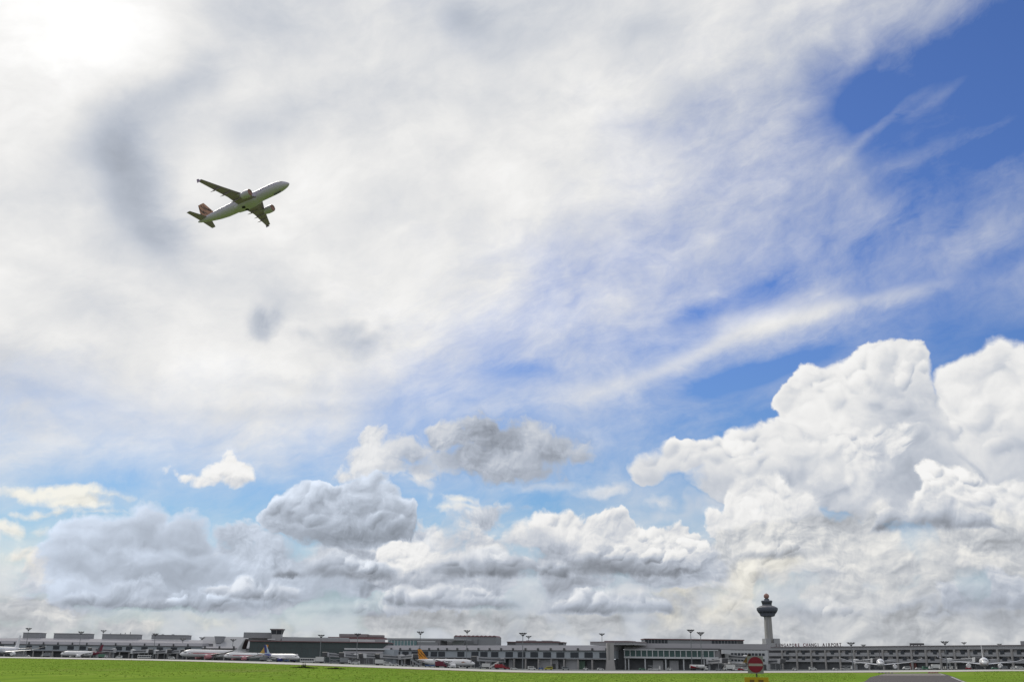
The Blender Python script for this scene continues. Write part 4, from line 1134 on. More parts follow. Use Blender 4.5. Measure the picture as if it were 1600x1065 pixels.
# ================================================================== jet bridges
M_jb = mat('jet_bridge_paint', (0.44, 0.44, 0.45), .6, var=.12, scale=.4)
M_jb2 = mat('jet_bridge_white', (0.62, 0.62, 0.62), .5, var=.1, scale=.4)
M_jbc = mat('ribbed_cladding', (0.42, 0.42, 0.43), .7, var=.15, scale=.5)
def jet_bridge(label, pa, ya, pb, yb, mm, zf=4.2, rise=.6, sup=True, sign_=None):
    A = spot(pa, ya); B = spot(pb, yb)
    d = Vector((B.x-A.x, B.y-A.y, 0)); L = d.length
    r = empty('jet_bridge', (A.x, A.y, A.z), math.atan2(d.y, d.x), label, 'jet bridge', 'jet bridges at the piers')
    MB().lathe([(2.2, zf-.3), (2.2, zf+3.0), (1.9, zf+3.3), (.3, zf+3.5)], 14).build('rotunda', mm, r)
    MB().tube((0, 0, -.5), (0, 0, zf-.3), .75, n=8).build('rotunda_column', M_steel, r)
    def seg(name, x0, x1, w, h, k):
        z0, z1_ = zf+rise*x0/L, zf+rise*x1/L
        return MB().hexa([(x0, -w, z0), (x1, -w, z1_), (x1, w, z1_), (x0, w, z0)], [(x0, -w, z0+h), (x1, -w, z1_+h), (x1, w, z1_+h), (x0, w, z0+h)]).build(name, mm, r)
    m1 = L*.52
    s1 = seg('tunnel', 2.0, m1+1, 1.25, 2.5, 0); s2 = seg('tunnel', m1, L-2.6, 1.55, 2.95, 1)
    for sg, x0, x1, w, h in ((s1, 2.4, m1, 1.25, 2.5), (s2, m1+.3, L-2.9, 1.55, 2.95)):
        n = max(2, int((x1-x0)/1.5))
        for sgn in (-1, 1):                                          # ribbed cladding: one comb-shaped shell per side
            out = []
            for k in range(n+1):
                x = x0+(x1-x0)*k/n
                out += [(x-.1, w+.05), (x-.1, w+.13), (x+.1, w+.13), (x+.1, w+.05)]
            pts = [(x0-.1, w+.01)] + out + [(x1+.1, w+.01)]
            vs = [(x, sgn*y, zf+rise*x/L+.02) for x, y in pts] + [(x, sgn*y, zf+rise*x/L+h-.02) for x, y in pts]
            m_ = len(pts)
            MB().add(vs, [tuple(range(m_)), tuple(range(m_, 2*m_))[::-1]] + [(q, (q+1) % m_, m_+(q+1) % m_, m_+q) for q in range(m_)]).build('side_cladding', M_jbc, sg)
            ya_, yb_ = sorted((sgn*(w+.055), sgn*(w+.10)))
            za, zb2 = zf+rise*x0/L, zf+rise*x1/L
            MB().hexa([(x0+.15, ya_, za+1.1), (x1-.15, ya_, zb2+1.1), (x1-.15, yb_, zb2+1.1), (x0+.15, yb_, za+1.1)], [(x0+.15, ya_, za+2.0), (x1-.15, ya_, zb2+2.0), (x1-.15, yb_, zb2+2.0), (x0+.15, yb_, za+2.0)]).build('window_strip', M_glass, sg)
    zc = zf+rise
    MB().hexa([(L-2.6, -2.0, zc-.1), (L+1.2, -2.0, zc-.1), (L+1.2, 2.0, zc-.1), (L-2.6, 2.0, zc-.1)], [(L-2.6, -1.9, zc+3.1), (L+2.0, -1.9, zc+3.3), (L+2.0, 1.9, zc+3.3), (L-2.6, 1.9, zc+3.1)]).build('cab', mm, r)
    MB().prism([(L+1.25, zc-.1), (L+2.4, zc+.2), (L+2.9, zc+2.9), (L+2.05, zc+3.25)], 1, -1.9, 1.9).build('canopy_bellows', M_dgrey, r)
    if sup:
        x = L-5.5 if L > 12 else L-3
        fr = MB()
        for sgn in (-1, 1): fr.tube((x, sgn*1.9, .6), (x, sgn*1.9, zc+.4), .22, n=6)
        fr.box(x-.35, x+.35, -2.1, 2.1, .45, .8).box(x-.3, x+.3, -2.0, 2.0, zc-.75, zc-.35)
        lg = fr.build('support_leg', M_steel, r)
        for sgn in (-1, 1): MB().tube((x, sgn*1.0-.25, .5), (x, sgn*1.0+.25, .5), .5, n=12).build('wheel', M_dgrey, lg)
    st = MB()                                                        # service stair beside the cab
    for k in range(9):
        st.box(L-2.2-k*.42, L-1.8-k*.42, 2.05, 2.95, zc-.15-k*(zc-.1)/9, zc-.08-k*(zc-.1)/9)
    st.tube((L-1.9, 2.95, zc+.9), (L-5.8, 2.95, 1.0), .05, n=4).tube((L-1.9, 2.95, zc-.1), (L-5.8, 2.95, .05), .08, n=4)
    st.build('service_stair', M_steel, r)
    if sign_: MB().box(L*.3, L*.62, -1.8, -1.72, zf+.7, zf+2.2).build('sign_panel', M_white, r)
    return r
JB = [
 ('grey jet bridge with high cab, right of the small airliner with dark red tail', 176, 975, 141, 950, M_jb, 5.2),
 ('windowed jet bridge left of the tall mast by the fourth plant room', 206, 975, 232, 952, M_jb2, 4.6),
 ('jet bridge right of the tall mast by the fourth plant room', 243, 975, 262, 945, M_jb2, 4.6),
 ('jet bridge reaching for the nose of the brown-finned airliner', 262, 975, 283, 925, M_jb, 4.6),
 ('jet bridge nearest the nose of the purple-tailed airliner', 536, 868, 508, 815, M_jb, 4.4),
 ('jet bridge folded before the middle of the canopied pier head', 556, 862, 534, 812, M_jb2, 4.4),
 ('jet bridge with a pale sign panel, at the right of the pier head', 600, 856, 566, 832, M_jb2, 4.4),
 ('ribbed jet bridge with a row of windows, between the pier head and the blue-grey pier', 622, 868, 592, 845, M_jb, 4.6),
 ('short grey jet bridge over the tail of the orange-finned airliner', 628, 850, 648, 800, M_jb, 4.6),
 ('long windowed jet bridge rising to the pier, right of the white airliner nose', 786, 820, 742, 745, M_jb, 4.4),
 ('grey jet bridge before the right end of the green glass bays', 1108, 745, 1131, 715, M_jb, 4.2),
 ('pale jet bridge with a sign panel, left of the no-entry sign', 1166, 790, 1132, 770, M_jb2, 7.2),
 ('white ribbed jet bridge right of the no-entry sign', 1194, 815, 1221, 790, M_jb2, 4.4),
 ('white jet bridge behind the left wing of the nose-on airliner by the lettering', 1338, 885, 1366, 840, M_jb2, 5.0),
 ('white jet bridge behind the left wing of the rightmost airliner', 1484, 815, 1526, 775, M_jb2, 5.0),
]
for i, (lab, pa, ya, pb, yb, mm, zf) in enumerate(JB): jet_bridge(lab, pa, ya, pb, yb, mm, zf, sign_=i in (6, 11))

# ================================================================== airliners
M_fus = mat('airliner_white', (0.78, 0.77, 0.77), .38, var=.05, scale=.15, spec=.5)
M_fus_fly = mat('airliner_lavender_grey', (0.40, 0.375, 0.455), .4, var=.10, scale=.2, spec=.5)  # lavender put into the paint to offset green light bounced off the grass
M_wing = mat('wing_lavender_grey', (0.25, 0.19, 0.30), .45, var=.12, scale=.4)  # grey shifted to lavender, cancelling the green bounce light under the wings
M_wing_l = mat('wing_pale_grey', (0.60, 0.60, 0.61), .4, var=.1, scale=.4)
M_tyre = mat('tyre', (0.02, 0.02, 0.02), .9)
M_fan = mat('fan_dark', (0.03, 0.03, 0.033), .5)
M_cock = mat('cockpit_glass', (0.015, 0.018, 0.022), .15, spec=.7)
M_redcowl = mat('red_cowl', (0.50, 0.22, 0.24), .4)
M_stripe_r = mat('red_cheatline', (0.50, 0.10, 0.13), .4)
M_blue = mat('deep_blue_paint', (0.035, 0.045, 0.19), .4)
M_sky = mat('pale_blue_paint', (0.42, 0.52, 0.62), .4)
M_gold = mat('gold_paint', (0.50, 0.33, 0.09), .4)
M_navy = mat('dark_brown_paint', (0.055, 0.04, 0.04), .4)
M_orange = mat('orange_paint', (0.66, 0.27, 0.035), .4, var=.2)
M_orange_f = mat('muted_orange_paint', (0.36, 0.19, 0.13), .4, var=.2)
M_lip = mat('intake_lip_paint', (0.26, 0.13, 0.11), .4)
M_blk = mat('black_stripe_paint', (0.03, 0.022, 0.02), .4)
M_maroon = mat('maroon_paint', (0.16, 0.03, 0.05), .5)

def airliner(label, Lf=37.57, dia=3.95, span=34.1, body=M_fus, fin=(M_fus, None), cowl=M_fus, wing=M_wing_l, gear=True, group=None,
             tipz=1.5, eng_r=1.18, cheat=None, aft=None, stripes=False, windows=True, name='airliner', nose=None, ring=None):
    s = Lf/37.57; R0 = dia/2; w = span/34.1
    r = empty(name, (0, 0, 0), 0, label, 'airliner', group)
    ST = [(0, .03, -.34), (.25, .20, -.33), (.7, .36, -.30), (1.4, .54, -.24), (2.3, .71, -.16), (3.4, .86, -.08), (4.8, .96, -.02), (6.3, 1, 0), (22.5, 1, 0), (25.5, .97, .03),
          (28.5, .86, .13), (31.5, .68, .28), (34.2, .47, .44), (36.2, .29, .55), (37.4, .12, .60)]
    def sect(x):
        x = max(0, min(37.4, x))
        for (a, ra, za), (b, rb, zb) in zip(ST, ST[1:]):
            if a <= x <= b:
                k = (x-a)/(b-a); return (ra+(rb-ra)*k)*R0, (za+(zb-za)*k)*R0
        return .1, 0
    def surf(x, ang, off=0.0):
        """point on the skin: x back from the nose (37.57 scale), angle from straight up towards the left"""
        rr, zc = sect(x); rr += off
        return (-x*s, rr*math.sin(ang), zc + rr*math.cos(ang))
    N = 24
    def hull(x0, x1, off=0.0, n=None):
        xs = [q[0] for q in ST if x0 < q[0] < x1]; xs = [x0]+xs+[x1]
        return [[surf(x, 2*math.pi*i/N, off) for i in range(N)] for x in xs]
    f = MB().rings(hull(0, 37.4)).build('fuselage', body, r, smooth=True)
    # belly fairing
    MB().rings([[(-x*s, rr*R0*1.08*math.sin(a), zc*R0 + rr*R0*.55*math.cos(a)) for a in [2*math.pi*i/16 for i in range(16)]] for x, rr, zc in ((11.6, .35, -.62), (12.8, .88, -.60), (15.5, 1.0, -.60), (19.0, 1.0, -.60), (21.0, .85, -.58), (22.6, .3, -.60))]).build('belly_fairing', body, r, smooth=True)
    def patch(mb, x0, x1, a0, a1, off=.012, nx=1, na=1):
        vs = [surf(x0+(x1-x0)*i/nx, a0+(a1-a0)*j/na, off) for j in range(na+1) for i in range(nx+1)]
        mb.add(vs, [(j*(nx+1)+i, j*(nx+1)+i+1, (j+1)*(nx+1)+i+1, (j+1)*(nx+1)+i) for j in range(na) for i in range(nx)])
    ck = MB()
    for sg in (-1, 1):
        patch(ck, 1.55, 2.15, sg*.06, sg*.50, .015, 2, 3); patch(ck, 1.75, 2.55, sg*.55, sg*.92, .015, 2, 3); patch(ck, 2.1, 3.1, sg*.97, sg*1.22, .015, 2, 2)
    ck.build('cockpit_window', M_cock, r)
    if windows:
        wn = MB(); dr = MB(); x = 5.4
        while x < 30.5:
            for sg in (-1, 1): patch(wn, x, x+.30, sg*1.30, sg*1.42, .012)
            x += .62
        wn.build('cabin_windows', M_cock, f)
        for xd in (4.0, 31.4):
            for sg in (-1, 1):
                for q in ((xd, xd+.05), (xd+.85, xd+.9)): patch(dr, q[0], q[1], sg*1.12, sg*1.72, .012, 1, 4)
                patch(dr, xd, xd+.9, sg*1.10, sg*1.13, .012)
        dr.build('door_outline', M_wing, f)
    if cheat:
        st = MB()
        for sg in (-1, 1): patch(st, 2.5, 34, sg*1.46, sg*1.66, .014, 16, 1)
        st.build('cheatline', cheat, f, smooth=True)
    if aft: MB().rings(hull(27.5, 36.9, .015), cap=False).build('aft_paint', aft, f, smooth=True)
    if nose:
        st = MB(); patch(st, .3, 6.0, 1.5, 4.78, .014, 6, 10); st.build('nose_paint', nose, f, smooth=True)
    # lifting surfaces: sections (x of leading edge, chord, y, z, thickness ratio)
    def surface(name, secs, m, vertical=False, sg=1):
        rg = []
        for xl, c, y, z, t in secs:
            prof_ = [(0, 0), (.08, .55), (.3, 1), (.6, .75), (1, .05), (.6, -.45), (.3, -.7), (.08, -.5)]
            pts = []
            for a, b in prof_:
                X = -(xl+a*c)*s; T_ = b*t*c/2*s
                pts.append((X, T_, z*s) if vertical else (X, sg*y, z + T_))
            rg.append(pts)
        return MB().rings(rg).build(name, m, r, smooth=True)
    yb = R0*.75
    for sg in (-1, 1):
        yk, ytp = 6.5*w, 17.05*w
        zt = tipz
        wg = surface('wing', [(12.0, 7.2, yb, -1.15*R0/1.975, .13), (15.1, 4.35, yk, -.55, .115), (17.9, 3.0, 11.5*w, .35, .10), (21.0, 1.55, ytp, zt, .09)], wing, sg=sg)
        ffs = MB()
        for yy, xx, zz in ((4.4, 18.6, -1.0), (8.4, 19.1, -.35), (11.6, 20.3, .25)):
            ffs.tube((-(xx-2.2)*s, sg*yy*w, zz-.15), (-(xx+.2)*s, sg*yy*w, zz-.28), .10, .24, n=6).tube((-(xx+.2)*s, sg*yy*w, zz-.28), (-(xx+1.9)*s, sg*yy*w, zz-.16), .24, .05, n=6)
        ffs.build('flap_fairing', wing, wg)
        MB().prism([(-21.3*s, zt-.5), (-22.7*s, zt-.6), (-22.9*s, zt+.75), (-22.2*s, zt+.7)], 1, sg*ytp-.05, sg*ytp+.06).build('wingtip_fence', wing, wg)
        # engine
        ye, ze, xe = 5.75*w, -1.75*s-(.25 if s < 1.2 else .0), 11.1
        er = eng_r
        E = MB()
        E.lathe([(er*.80, -xe*s-.25), (er*.86, -xe*s), (er*.97, -xe*s-.18), (er*1.06, -xe*s-.9*s), (er*1.05, -xe*s-2.1*s), (er*.86, -xe*s-3.3*s), (er*.80, -xe*s-3.35*s), (er*.78, -xe*s-3.0*s)], 20, c=(sg*ye, ze), axis=0)
        e = E.build('engine', cowl, r, smooth=True)
        MB().lathe([(er*.52, -xe*s-3.0*s), (er*.50, -xe*s-3.9*s), (er*.20, -xe*s-4.1*s), (.03, -xe*s-4.9*s)], 14, c=(sg*ye, ze), axis=0).build('exhaust', M_wing, e, smooth=True)
        MB().lathe([(er*.795, -xe*s-.28), (er*.25, -xe*s-.45), (er*.03, -xe*s-.2)], 18, c=(sg*ye, ze), axis=0).build('fan', M_fan, e)
        MB().hexa([(-(xe+.9)*s, sg*ye-.16, ze+er*.9), (-(xe+4.6)*s, sg*ye-.16, ze+er*.75), (-(xe+4.6)*s, sg*ye+.16, ze+er*.75), (-(xe+.9)*s, sg*ye+.16, ze+er*.9)],
                  [(-(xe+1.6)*s, sg*ye-.14, ze+er*1.25), (-(xe+5.6)*s, sg*ye-.14, -.75), (-(xe+5.6)*s, sg*ye+.14, -.75), (-(xe+1.6)*s, sg*ye+.14, ze+er*1.25)]).build('pylon', cowl, e)
        surface('tailplane', [(32.6, 3.5, R0*.25, R0*.42, .10), (35.5, 1.45, 6.22*w, R0*.42+.75*s, .09)], wing, sg=sg)
    fm_, fs_ = fin
    hz_ = R0*.75/s
    fn_ = surface('tail_fin', [(29.2, 6.6, 0, hz_, .09), (31.0, 5.2, 0, hz_+1.1, .09), (34.9, 2.35, 0, 7.75, .09)], fm_, vertical=True)
    if fs_:
        for sg in (-1, 1):
            st = MB()
            def fp(u, v):    # u along the chord 0..1, v up the fin 0..1
                zz = hz_+1.1+(7.7-hz_-1.1)*v; xl = 31.0+3.9*v; c = 5.2-2.85*v
                th = .09*c/2*s*(1.0 if u < .5 else 1.0-(u-.5)*1.7)+.03
                return (-(xl+u*c)*s, sg*th, zz*s)
            if stripes:
                for u0, v0, u1, v1, wd in ((.95, .98, .70, .10, .10), (.55, .99, .42, .35, .08), (.30, .80, .16, .02, .10), (.10, .42, .02, .0, .05), (.62, .42, .50, .0, .07), (.90, .30, .86, .0, .07)):
                    pts = []
                    for k in range(6):
                        t = k/5; u = u0+(u1-u0)*t+.05*math.sin(t*5); v = v0+(v1-v0)*t; ww = wd*math.sin(math.pi*(.12+.8*t))
                        pts.append((max(.0, u-ww/2), min(1, u+ww/2), v))
                    vs = []
                    for a, b, v in pts: vs += [fp(a, v), fp(b, v)]
                    st.add(vs, [(2*k, 2*k+1, 2*k+3, 2*k+2) for k in range(5)])
            else:
                vs = []
                for k in range(7):
                    v = k/6; vs += [fp(.50-.32*v, v), fp(1.0, v)]
                st.add(vs, [(2*k, 2*k+1, 2*k+3, 2*k+2) for k in range(6)])
            st.build('fin_marking', fs_, fn_)
    if gear:
        hg = 3.45*s if s < 1.2 else 5.1
        for nm, x, ys in (('nose_gear', 5.0, (0,)), ('main_gear', 17.7, (-3.8*w*.98, 3.8*w*.98))):
            for y in ys:
                g_ = MB().tube((-x*s, y, -R0*.6), (-x*s, y, -hg+.5), .14*s, n=6).build(nm, M_steel, r)
                nax = 1 if (s < 1.2 or nm == 'nose_gear') else 2
                for ax in range(nax):
                    for dy in (-.42*s, .42*s):
                        xx = -x*s + (ax-.5*(nax-1))*1.6
                        MB().tube((xx, y+dy-.2, -hg+.55*min(s, 1.25)), (xx, y+dy+.2, -hg+.55*min(s, 1.25)), .55*min(s, 1.25), n=14).build('wheel', M_tyre, g_)
        r['gear'] = hg
    return r
def park(r, px_nose, Y, heading, hg=None):
    """stand an airliner with its nose seen at a photo column; heading in degrees, 0 = towards +X, -90 = towards the viewer"""
    hg = r['gear']; del r['gear']
    x = tan_az(px_nose)*Y
    r.rotation_euler = (0, 0, R(heading))
    r.location = (x, Y, ground_z(x, Y) + .1 + hg)
G_A = 'airliners parked on the apron'
a = airliner('white airliner with an orange and black striped fin, parked nose right before the blue-grey pier', fin=(M_orange, M_blk), stripes=True, group=G_A, wing=M_wing_l)
park(a, 742.5, 668, -9)
M_txt = mat('black_lettering', (0.03, 0.03, 0.03), .5)
fus = [c for c in a.children if c.name.startswith('fuselage')][0]
tme = bpy.data.curves.new('t', 'FONT'); tme.body = 'tiger'; tme.size = 3.3; tme.extrude = .02; tme.offset = .07; tme.align_x = 'CENTER'; tme.resolution_u = 3
to = bpy.data.objects.new('t', tme); me = bpy.data.meshes.new_from_object(to); bpy.data.objects.remove(to)
for v in me.vertices:       # wrap the word onto the starboard skin
    a_ = math.pi/2 - (v.co.y-.2)/1.975*.62
    v.co = Vector((v.co.x - 17.3, -(1.99+v.co.z*.3)*math.sin(a_), (1.99)*math.cos(a_)))
me.materials.append(M_txt); o = bpy.data.objects.new('lettering', me); COL.objects.link(o); o.parent = fus
for y_, x_, w_, h_, m_ in ((0, 7.2, 3.0, 1.3, M_orange_f), (0, 33.0, 2.4, .8, M_maroon)):
    q = MB(); n_ = 8
    for k in range(n_):
        t0_, t1_ = k/n_, (k+1)/n_
        hh = h_*math.sin(math.pi*(t0_*.8+.1)); hh2 = h_*math.sin(math.pi*(t1_*.8+.1))
        rr = 2.0 if x_ < 20 else 1.30
        zc = 0 if x_ < 20 else .55
        q.add([(-x_-w_/2+w_*t0_, -rr, zc-.1), (-x_-w_/2+w_*t1_, -rr, zc-.1), (-x_-w_/2+w_*t1_, -rr*.95, zc-.1+hh2*.6), (-x_-w_/2+w_*t0_, -rr*.95, zc-.1+hh*.6)], [(0, 1, 2, 3)])
    q.build('body_marking', m_, fus)
a = airliner('large white airliner with red stripe and dark brown fin, nose left, before the pale hall', Lf=60, dia=5.9, span=58, fin=(M_wing_l, M_navy), cowl=M_redcowl, cheat=M_stripe_r, group=G_A, tipz=2.6, eng_r=1.7)
park(a, 279.5, 880, 180+38)
a = airliner('small white airliner with a gold fin, nose left, between the brown-finned and purple-tailed ones', fin=(M_gold, M_orange), cowl=M_redcowl, cheat=M_stripe_r, group=G_A)
park(a, 349, 745, 180+50)
a = airliner('white airliner with a blue and purple tail, parked nose right before the dark green terminal', fin=(M_sky, M_blue), aft=M_blue, cowl=M_blue, group=G_A)
park(a, 467.5, 715, -38)
a = airliner('small airliner with white nose and dark red tail, at the left below two plant rooms', fin=(M_dgrey, M_maroon), aft=M_maroon, group=G_A)
park(a, 93, 905, 180+48)
a = airliner('airliner cut by the left edge of the photo, only its pale wing in view', Lf=60, dia=5.64, span=60, group=G_A, tipz=3.4, eng_r=1.5)
park(a, -18, 850, -86)
a = airliner('airliner hidden behind a jet bridge left of the no-entry sign, only its dark fin clear', fin=(M_gold, M_navy), group=G_A)
park(a, 1102, 788, 180-40)
a = airliner('big white airliner seen nose-on right of the roof lettering, wings spread', Lf=59, dia=5.64, span=60, group=G_A, tipz=3.3, eng_r=1.5, fin=(M_navy, None), windows=False)
park(a, 1375.5, 792, -109)
a = airliner('rightmost airliner seen nose-on, with an orange-red nose, one wing cut by the photo edge', Lf=59, dia=5.9, span=61, group=G_A, tipz=3.3, eng_r=1.55, nose=M_orange_f, windows=False)
park(a, 1538, 738, -113)

# ---- the airliner overhead, climbing away
fly = airliner('airliner with an orange striped fin climbing high against the clouds, seen from below', body=M_fus_fly, cowl=M_fus_fly, fin=(M_orange_f, M_blk), stripes=True, wing=M_wing, gear=False, name='flying_airliner')
ROT = Matrix(((0.881, 0.439, -0.175), (0.335, -0.321, 0.886), (0.333, -0.84, -0.43)))
POS = Vector((-71.9, 51.3, -330.3))
Rw = CROT @ ROT; q_ = Rw.to_quaternion(); q_.normalize()
fly.rotation_mode = 'QUATERNION'; fly.rotation_quaternion = q_; fly.location = CROT @ POS + Vector((0, 0, CAM_H))
wb = MB()
for sg in (-1, 1): wb.lathe([(.62, -2.18), (.6, -2.26), (.02, -2.28)], 14, c=(-17.9, sg*.85))
wb.build('wheel_well', M_tyre, fly)
MB().box(-6.2, -3.6, -.16, .16, -2.35, -1.8).build('nose_gear_door', M_dgrey, fly)
ff = [c for c in fly.children if c.name.startswith('fuselage')][0]
q = MB()
for (x0, x1, z0, z1_) in ((-11.2, -10.2, -.1, .9), (-10.1, -9.3, .1, .9), (-11.9, -11.3, -.5, .2), (-9.1, -7.6, .35, .75)):
    q.add([(x0, -math.sqrt(1.985**2-z0**2), z0), (x1, -math.sqrt(1.985**2-z0**2), z0), (x1, -math.sqrt(1.985**2-z1_**2), z1_), (x0-.3, -math.sqrt(1.985**2-z1_**2), z1_)], [(0, 1, 2, 3)])
q.build('body_marking', M_wing, ff)
for c in list(fly.children):
    if c.name.startswith('engine'):
        lip = MB().lathe([(1.18*.80, -11.1-.24), (1.18*.87, -11.08), (1.18*.98, -11.26), (1.18*.95, -11.5)], 20, c=(c.data.vertices[0].co.y*0 + (5.75 if sum(v.co.y for v in c.data.vertices) > 0 else -5.75), -2.0), axis=0)
        lip.build('intake_lip', M_lip, c, smooth=True)

# ================================================================== apron vehicles
M_vw = mat('vehicle_white', (0.62, 0.62, 0.60), .4, var=.06); M_vr = mat('vehicle_red', (0.30, 0.03, 0.04), .4)
M_vy = mat('vehicle_yellow', (0.42, 0.38, 0.05), .4); M_vg = mat('vehicle_grey', (0.25, 0.26, 0.27), .45); M_vb = mat('vehicle_blue', (0.06, 0.11, 0.26), .4)
M_vgn = mat('vehicle_green', (0.10, 0.22, 0.15), .4)
def wheels(r, xs, w, rr=.42):
    for x in xs:
        for y in (-w, w): MB().tube((x, y-.14, rr), (x, y+.14, rr), rr, n=12).build('wheel', M_tyre, r)
def van(m):
    r = empty('van', (0, 0, 0))
    MB().prism([(-2.5, .4), (2.4, .4), (2.5, 1.1), (1.9, 1.3), (1.25, 2.05), (-2.4, 2.15), (-2.5, 1.9)], 1, -.95, .95).build('body', m, r, bevel=.05)
    g_ = MB().prism([(1.35, 1.32), (1.88, 1.32), (1.38, 1.9), (1.35, 1.9)], 1, -.97, .97)
    g_.box(-2.0, 1.0, -.97, .97, 1.35, 1.85); g_.build('window', M_glass, r)
    MB().box(2.42, 2.55, -.9, .9, .42, .62).build('bumper', M_dgrey, r)
    wheels(r, (-1.6, 1.6), .86, .36); return r
def car(m):
    r = empty('car', (0, 0, 0))
    MB().prism([(-2.1, .35), (2.1, .35), (2.15, .75), (1.2, .95), (.5, 1.42), (-1.2, 1.45), (-1.9, .98), (-2.15, .9)], 1, -.85, .85).build('body', m, r, bevel=.05)
    MB().prism([(-1.6, 1.0), (1.0, 1.0), (.45, 1.36), (-1.15, 1.38)], 1, -.87, .87).build('window', M_glass, r)
    wheels(r, (-1.3, 1.3), .78, .32); return r
def box_truck(m, mc=None, hi=3.4, emblem=None):
    r = empty('box_truck', (0, 0, 0))
    MB().box(-3.6, 1.6, -1.2, 1.2, 1.0, hi).build('cargo_box', m, r, bevel=.04)
    MB().prism([(1.75, .5), (3.5, .5), (3.55, 1.5), (3.1, 2.4), (1.75, 2.4)], 1, -1.1, 1.1).build('cab', mc or m, r, bevel=.05)
    MB().prism([(2.6, 1.5), (3.52, 1.52), (3.2, 2.25), (2.6, 2.25)], 1, -1.12, 1.12).build('window', M_glass, r)
    MB().box(-3.7, 3.3, -.5, .5, .55, .95).build('chassis', M_dgrey, r)
    if emblem: MB().tube((-1.0, -1.24, (hi+1)/2), (-1.0, -1.205, (hi+1)/2), .75, n=16).build('emblem', emblem, r)
    wheels(r, (-2.5, -1.5, 2.6), .98, .45); return r
def fuel_truck():
    r = empty('fuel_truck', (0, 0, 0))
    rg = [[(x, 1.25*math.sin(a), 2.35+1.15*math.cos(a)) for a in [2*math.pi*i/18 for i in range(18)]] for x in (-6.0, -5.9, 3.2, 3.3)]
    MB().rings(rg).build('tank', M_vw, r, smooth=True)
    st = MB(); vs = []
    for k in range(9):
        t = k/8; x = -5.9+6.6*t; lo = -1.05; hi_ = .85-1.85*t**.8
        for j in range(9):
            zz = lo + (max(lo+.02, hi_)-lo)*j/8; vs.append((x, -(1.25*math.sqrt(max(0, 1-(zz/1.15)**2))+.04), 2.35+zz))
    st.add(vs, [(9*k+j, 9*k+j+1, 9*k+j+10, 9*k+j+9) for k in range(8) for j in range(8)]); st.build('red_swoosh', M_vr, r)
    MB().tube((-1.6, -1.30, 2.75), (-1.6, -1.2, 2.75), .42, n=6).build('emblem', M_dgrey, r)
    MB().prism([(3.7, .6), (5.6, .6), (5.7, 1.6), (5.3, 2.6), (3.7, 2.7)], 1, -1.2, 1.2).build('cab', M_vw, r, bevel=.05)
    MB().prism([(4.6, 1.6), (5.66, 1.62), (5.36, 2.45), (4.6, 2.45)], 1, -1.22, 1.22).build('window', M_glass, r)
    MB().box(-6.1, 5.3, -.7, .7, .7, 1.15).build('chassis', M_dgrey, r)
    wheels(r, (-5, -3.9, -2.8, 1.9, 4.5), 1.0, .5); return r
def tug(m):
    r = empty('tow_tractor', (0, 0, 0))
    MB().prism([(-1.6, .4), (1.5, .4), (1.6, 1.0), (.6, 1.1), (-.2, 1.15), (-1.6, 1.15)], 1, -.75, .75).build('body', m, r, bevel=.05)
    cb = MB()
    for x in (-.9, .35):
        for y in (-.68, .68): cb.tube((x, y, 1.1), (x, y, 1.95), .05, n=4)
    cb.box(-1.0, .5, -.75, .75, 1.95, 2.03); cb.build('canopy', m, r)
    wheels(r, (-1.1, 1.1), .66, .36); return r
def cart(m, load=True):
    r = empty('baggage_cart', (0, 0, 0))
    c = MB().box(-1.5, 1.5, -.8, .8, .5, .62).box(-1.5, -1.44, -.8, .8, .62, 2.0).box(1.44, 1.5, -.8, .8, .62, 2.0).box(-1.5, 1.5, -.82, .82, 2.0, 2.08)
    c.build('frame', m, r)
    if load:
        MB().box(-1.3, -.4, -.6, .6, .64, 1.4).box(-.35, .5, -.65, .5, .64, 1.15).box(.55, 1.35, -.6, .6, .64, 1.6).build('luggage', M_vb, r)
    MB().tube((1.5, 0, .5), (2.2, 0, .45), .05, n=4).build('drawbar', M_dgrey, r)
    wheels(r, (-1.1, 1.1), .66, .28); return r
def bus(m):
    r = empty('bus', (0, 0, 0))
    MB().box(-5.5, 5.5, -1.25, 1.25, .45, 3.0).build('body', m, r, bevel=.1)
    g_ = MB()
    for k in range(7): g_.box(-5.1+k*1.5, -3.8+k*1.5, -1.27, 1.27, 1.4, 2.5)
    g_.box(5.45, 5.53, -1.05, 1.05, 1.3, 2.6); g_.build('window', M_glass, r)
    wheels(r, (-3.4, 3.6), 1.1, .48); return r
def stairs_truck(m):
    r = empty('stair_truck', (0, 0, 0))
    MB().box(-2.6, 2.6, -.9, .9, .45, .9).build('chassis', m, r)
    MB().prism([(1.5, .9), (2.6, .9), (2.5, 1.9), (1.5, 1.9)], 1, -.85, .85).build('cab', m, r)
    s_ = MB()
    for k in range(12): s_.box(1.4-k*.36, 1.76-k*.36, -.8, .8, .95+k*.24, 1.03+k*.24)
    s_.hexa([(-3.2, -.9, 3.75), (1.9, -.9, .75), (1.9, -.82, .75), (-3.2, -.82, 3.75)], [(-3.2, -.9, 4.8), (1.9, -.9, 1.8), (1.9, -.82, 1.8), (-3.2, -.82, 4.8)])
    s_.hexa([(-3.2, .82, 3.75), (1.9, .82, .75), (1.9, .9, .75), (-3.2, .9, 3.75)], [(-3.2, .82, 4.8), (1.9, .82, 1.8), (1.9, .9, 1.8), (-3.2, .9, 4.8)])
    s_.build('stair', m, r)
    sp = MB()
    for y in (-.7, .7): sp.tube((-1.8, y, .8), (-1.8, y, 3.0), .08, n=4)
    sp.build('support', M_steel, r); wheels(r, (-1.7, 1.7), .85, .4); return r
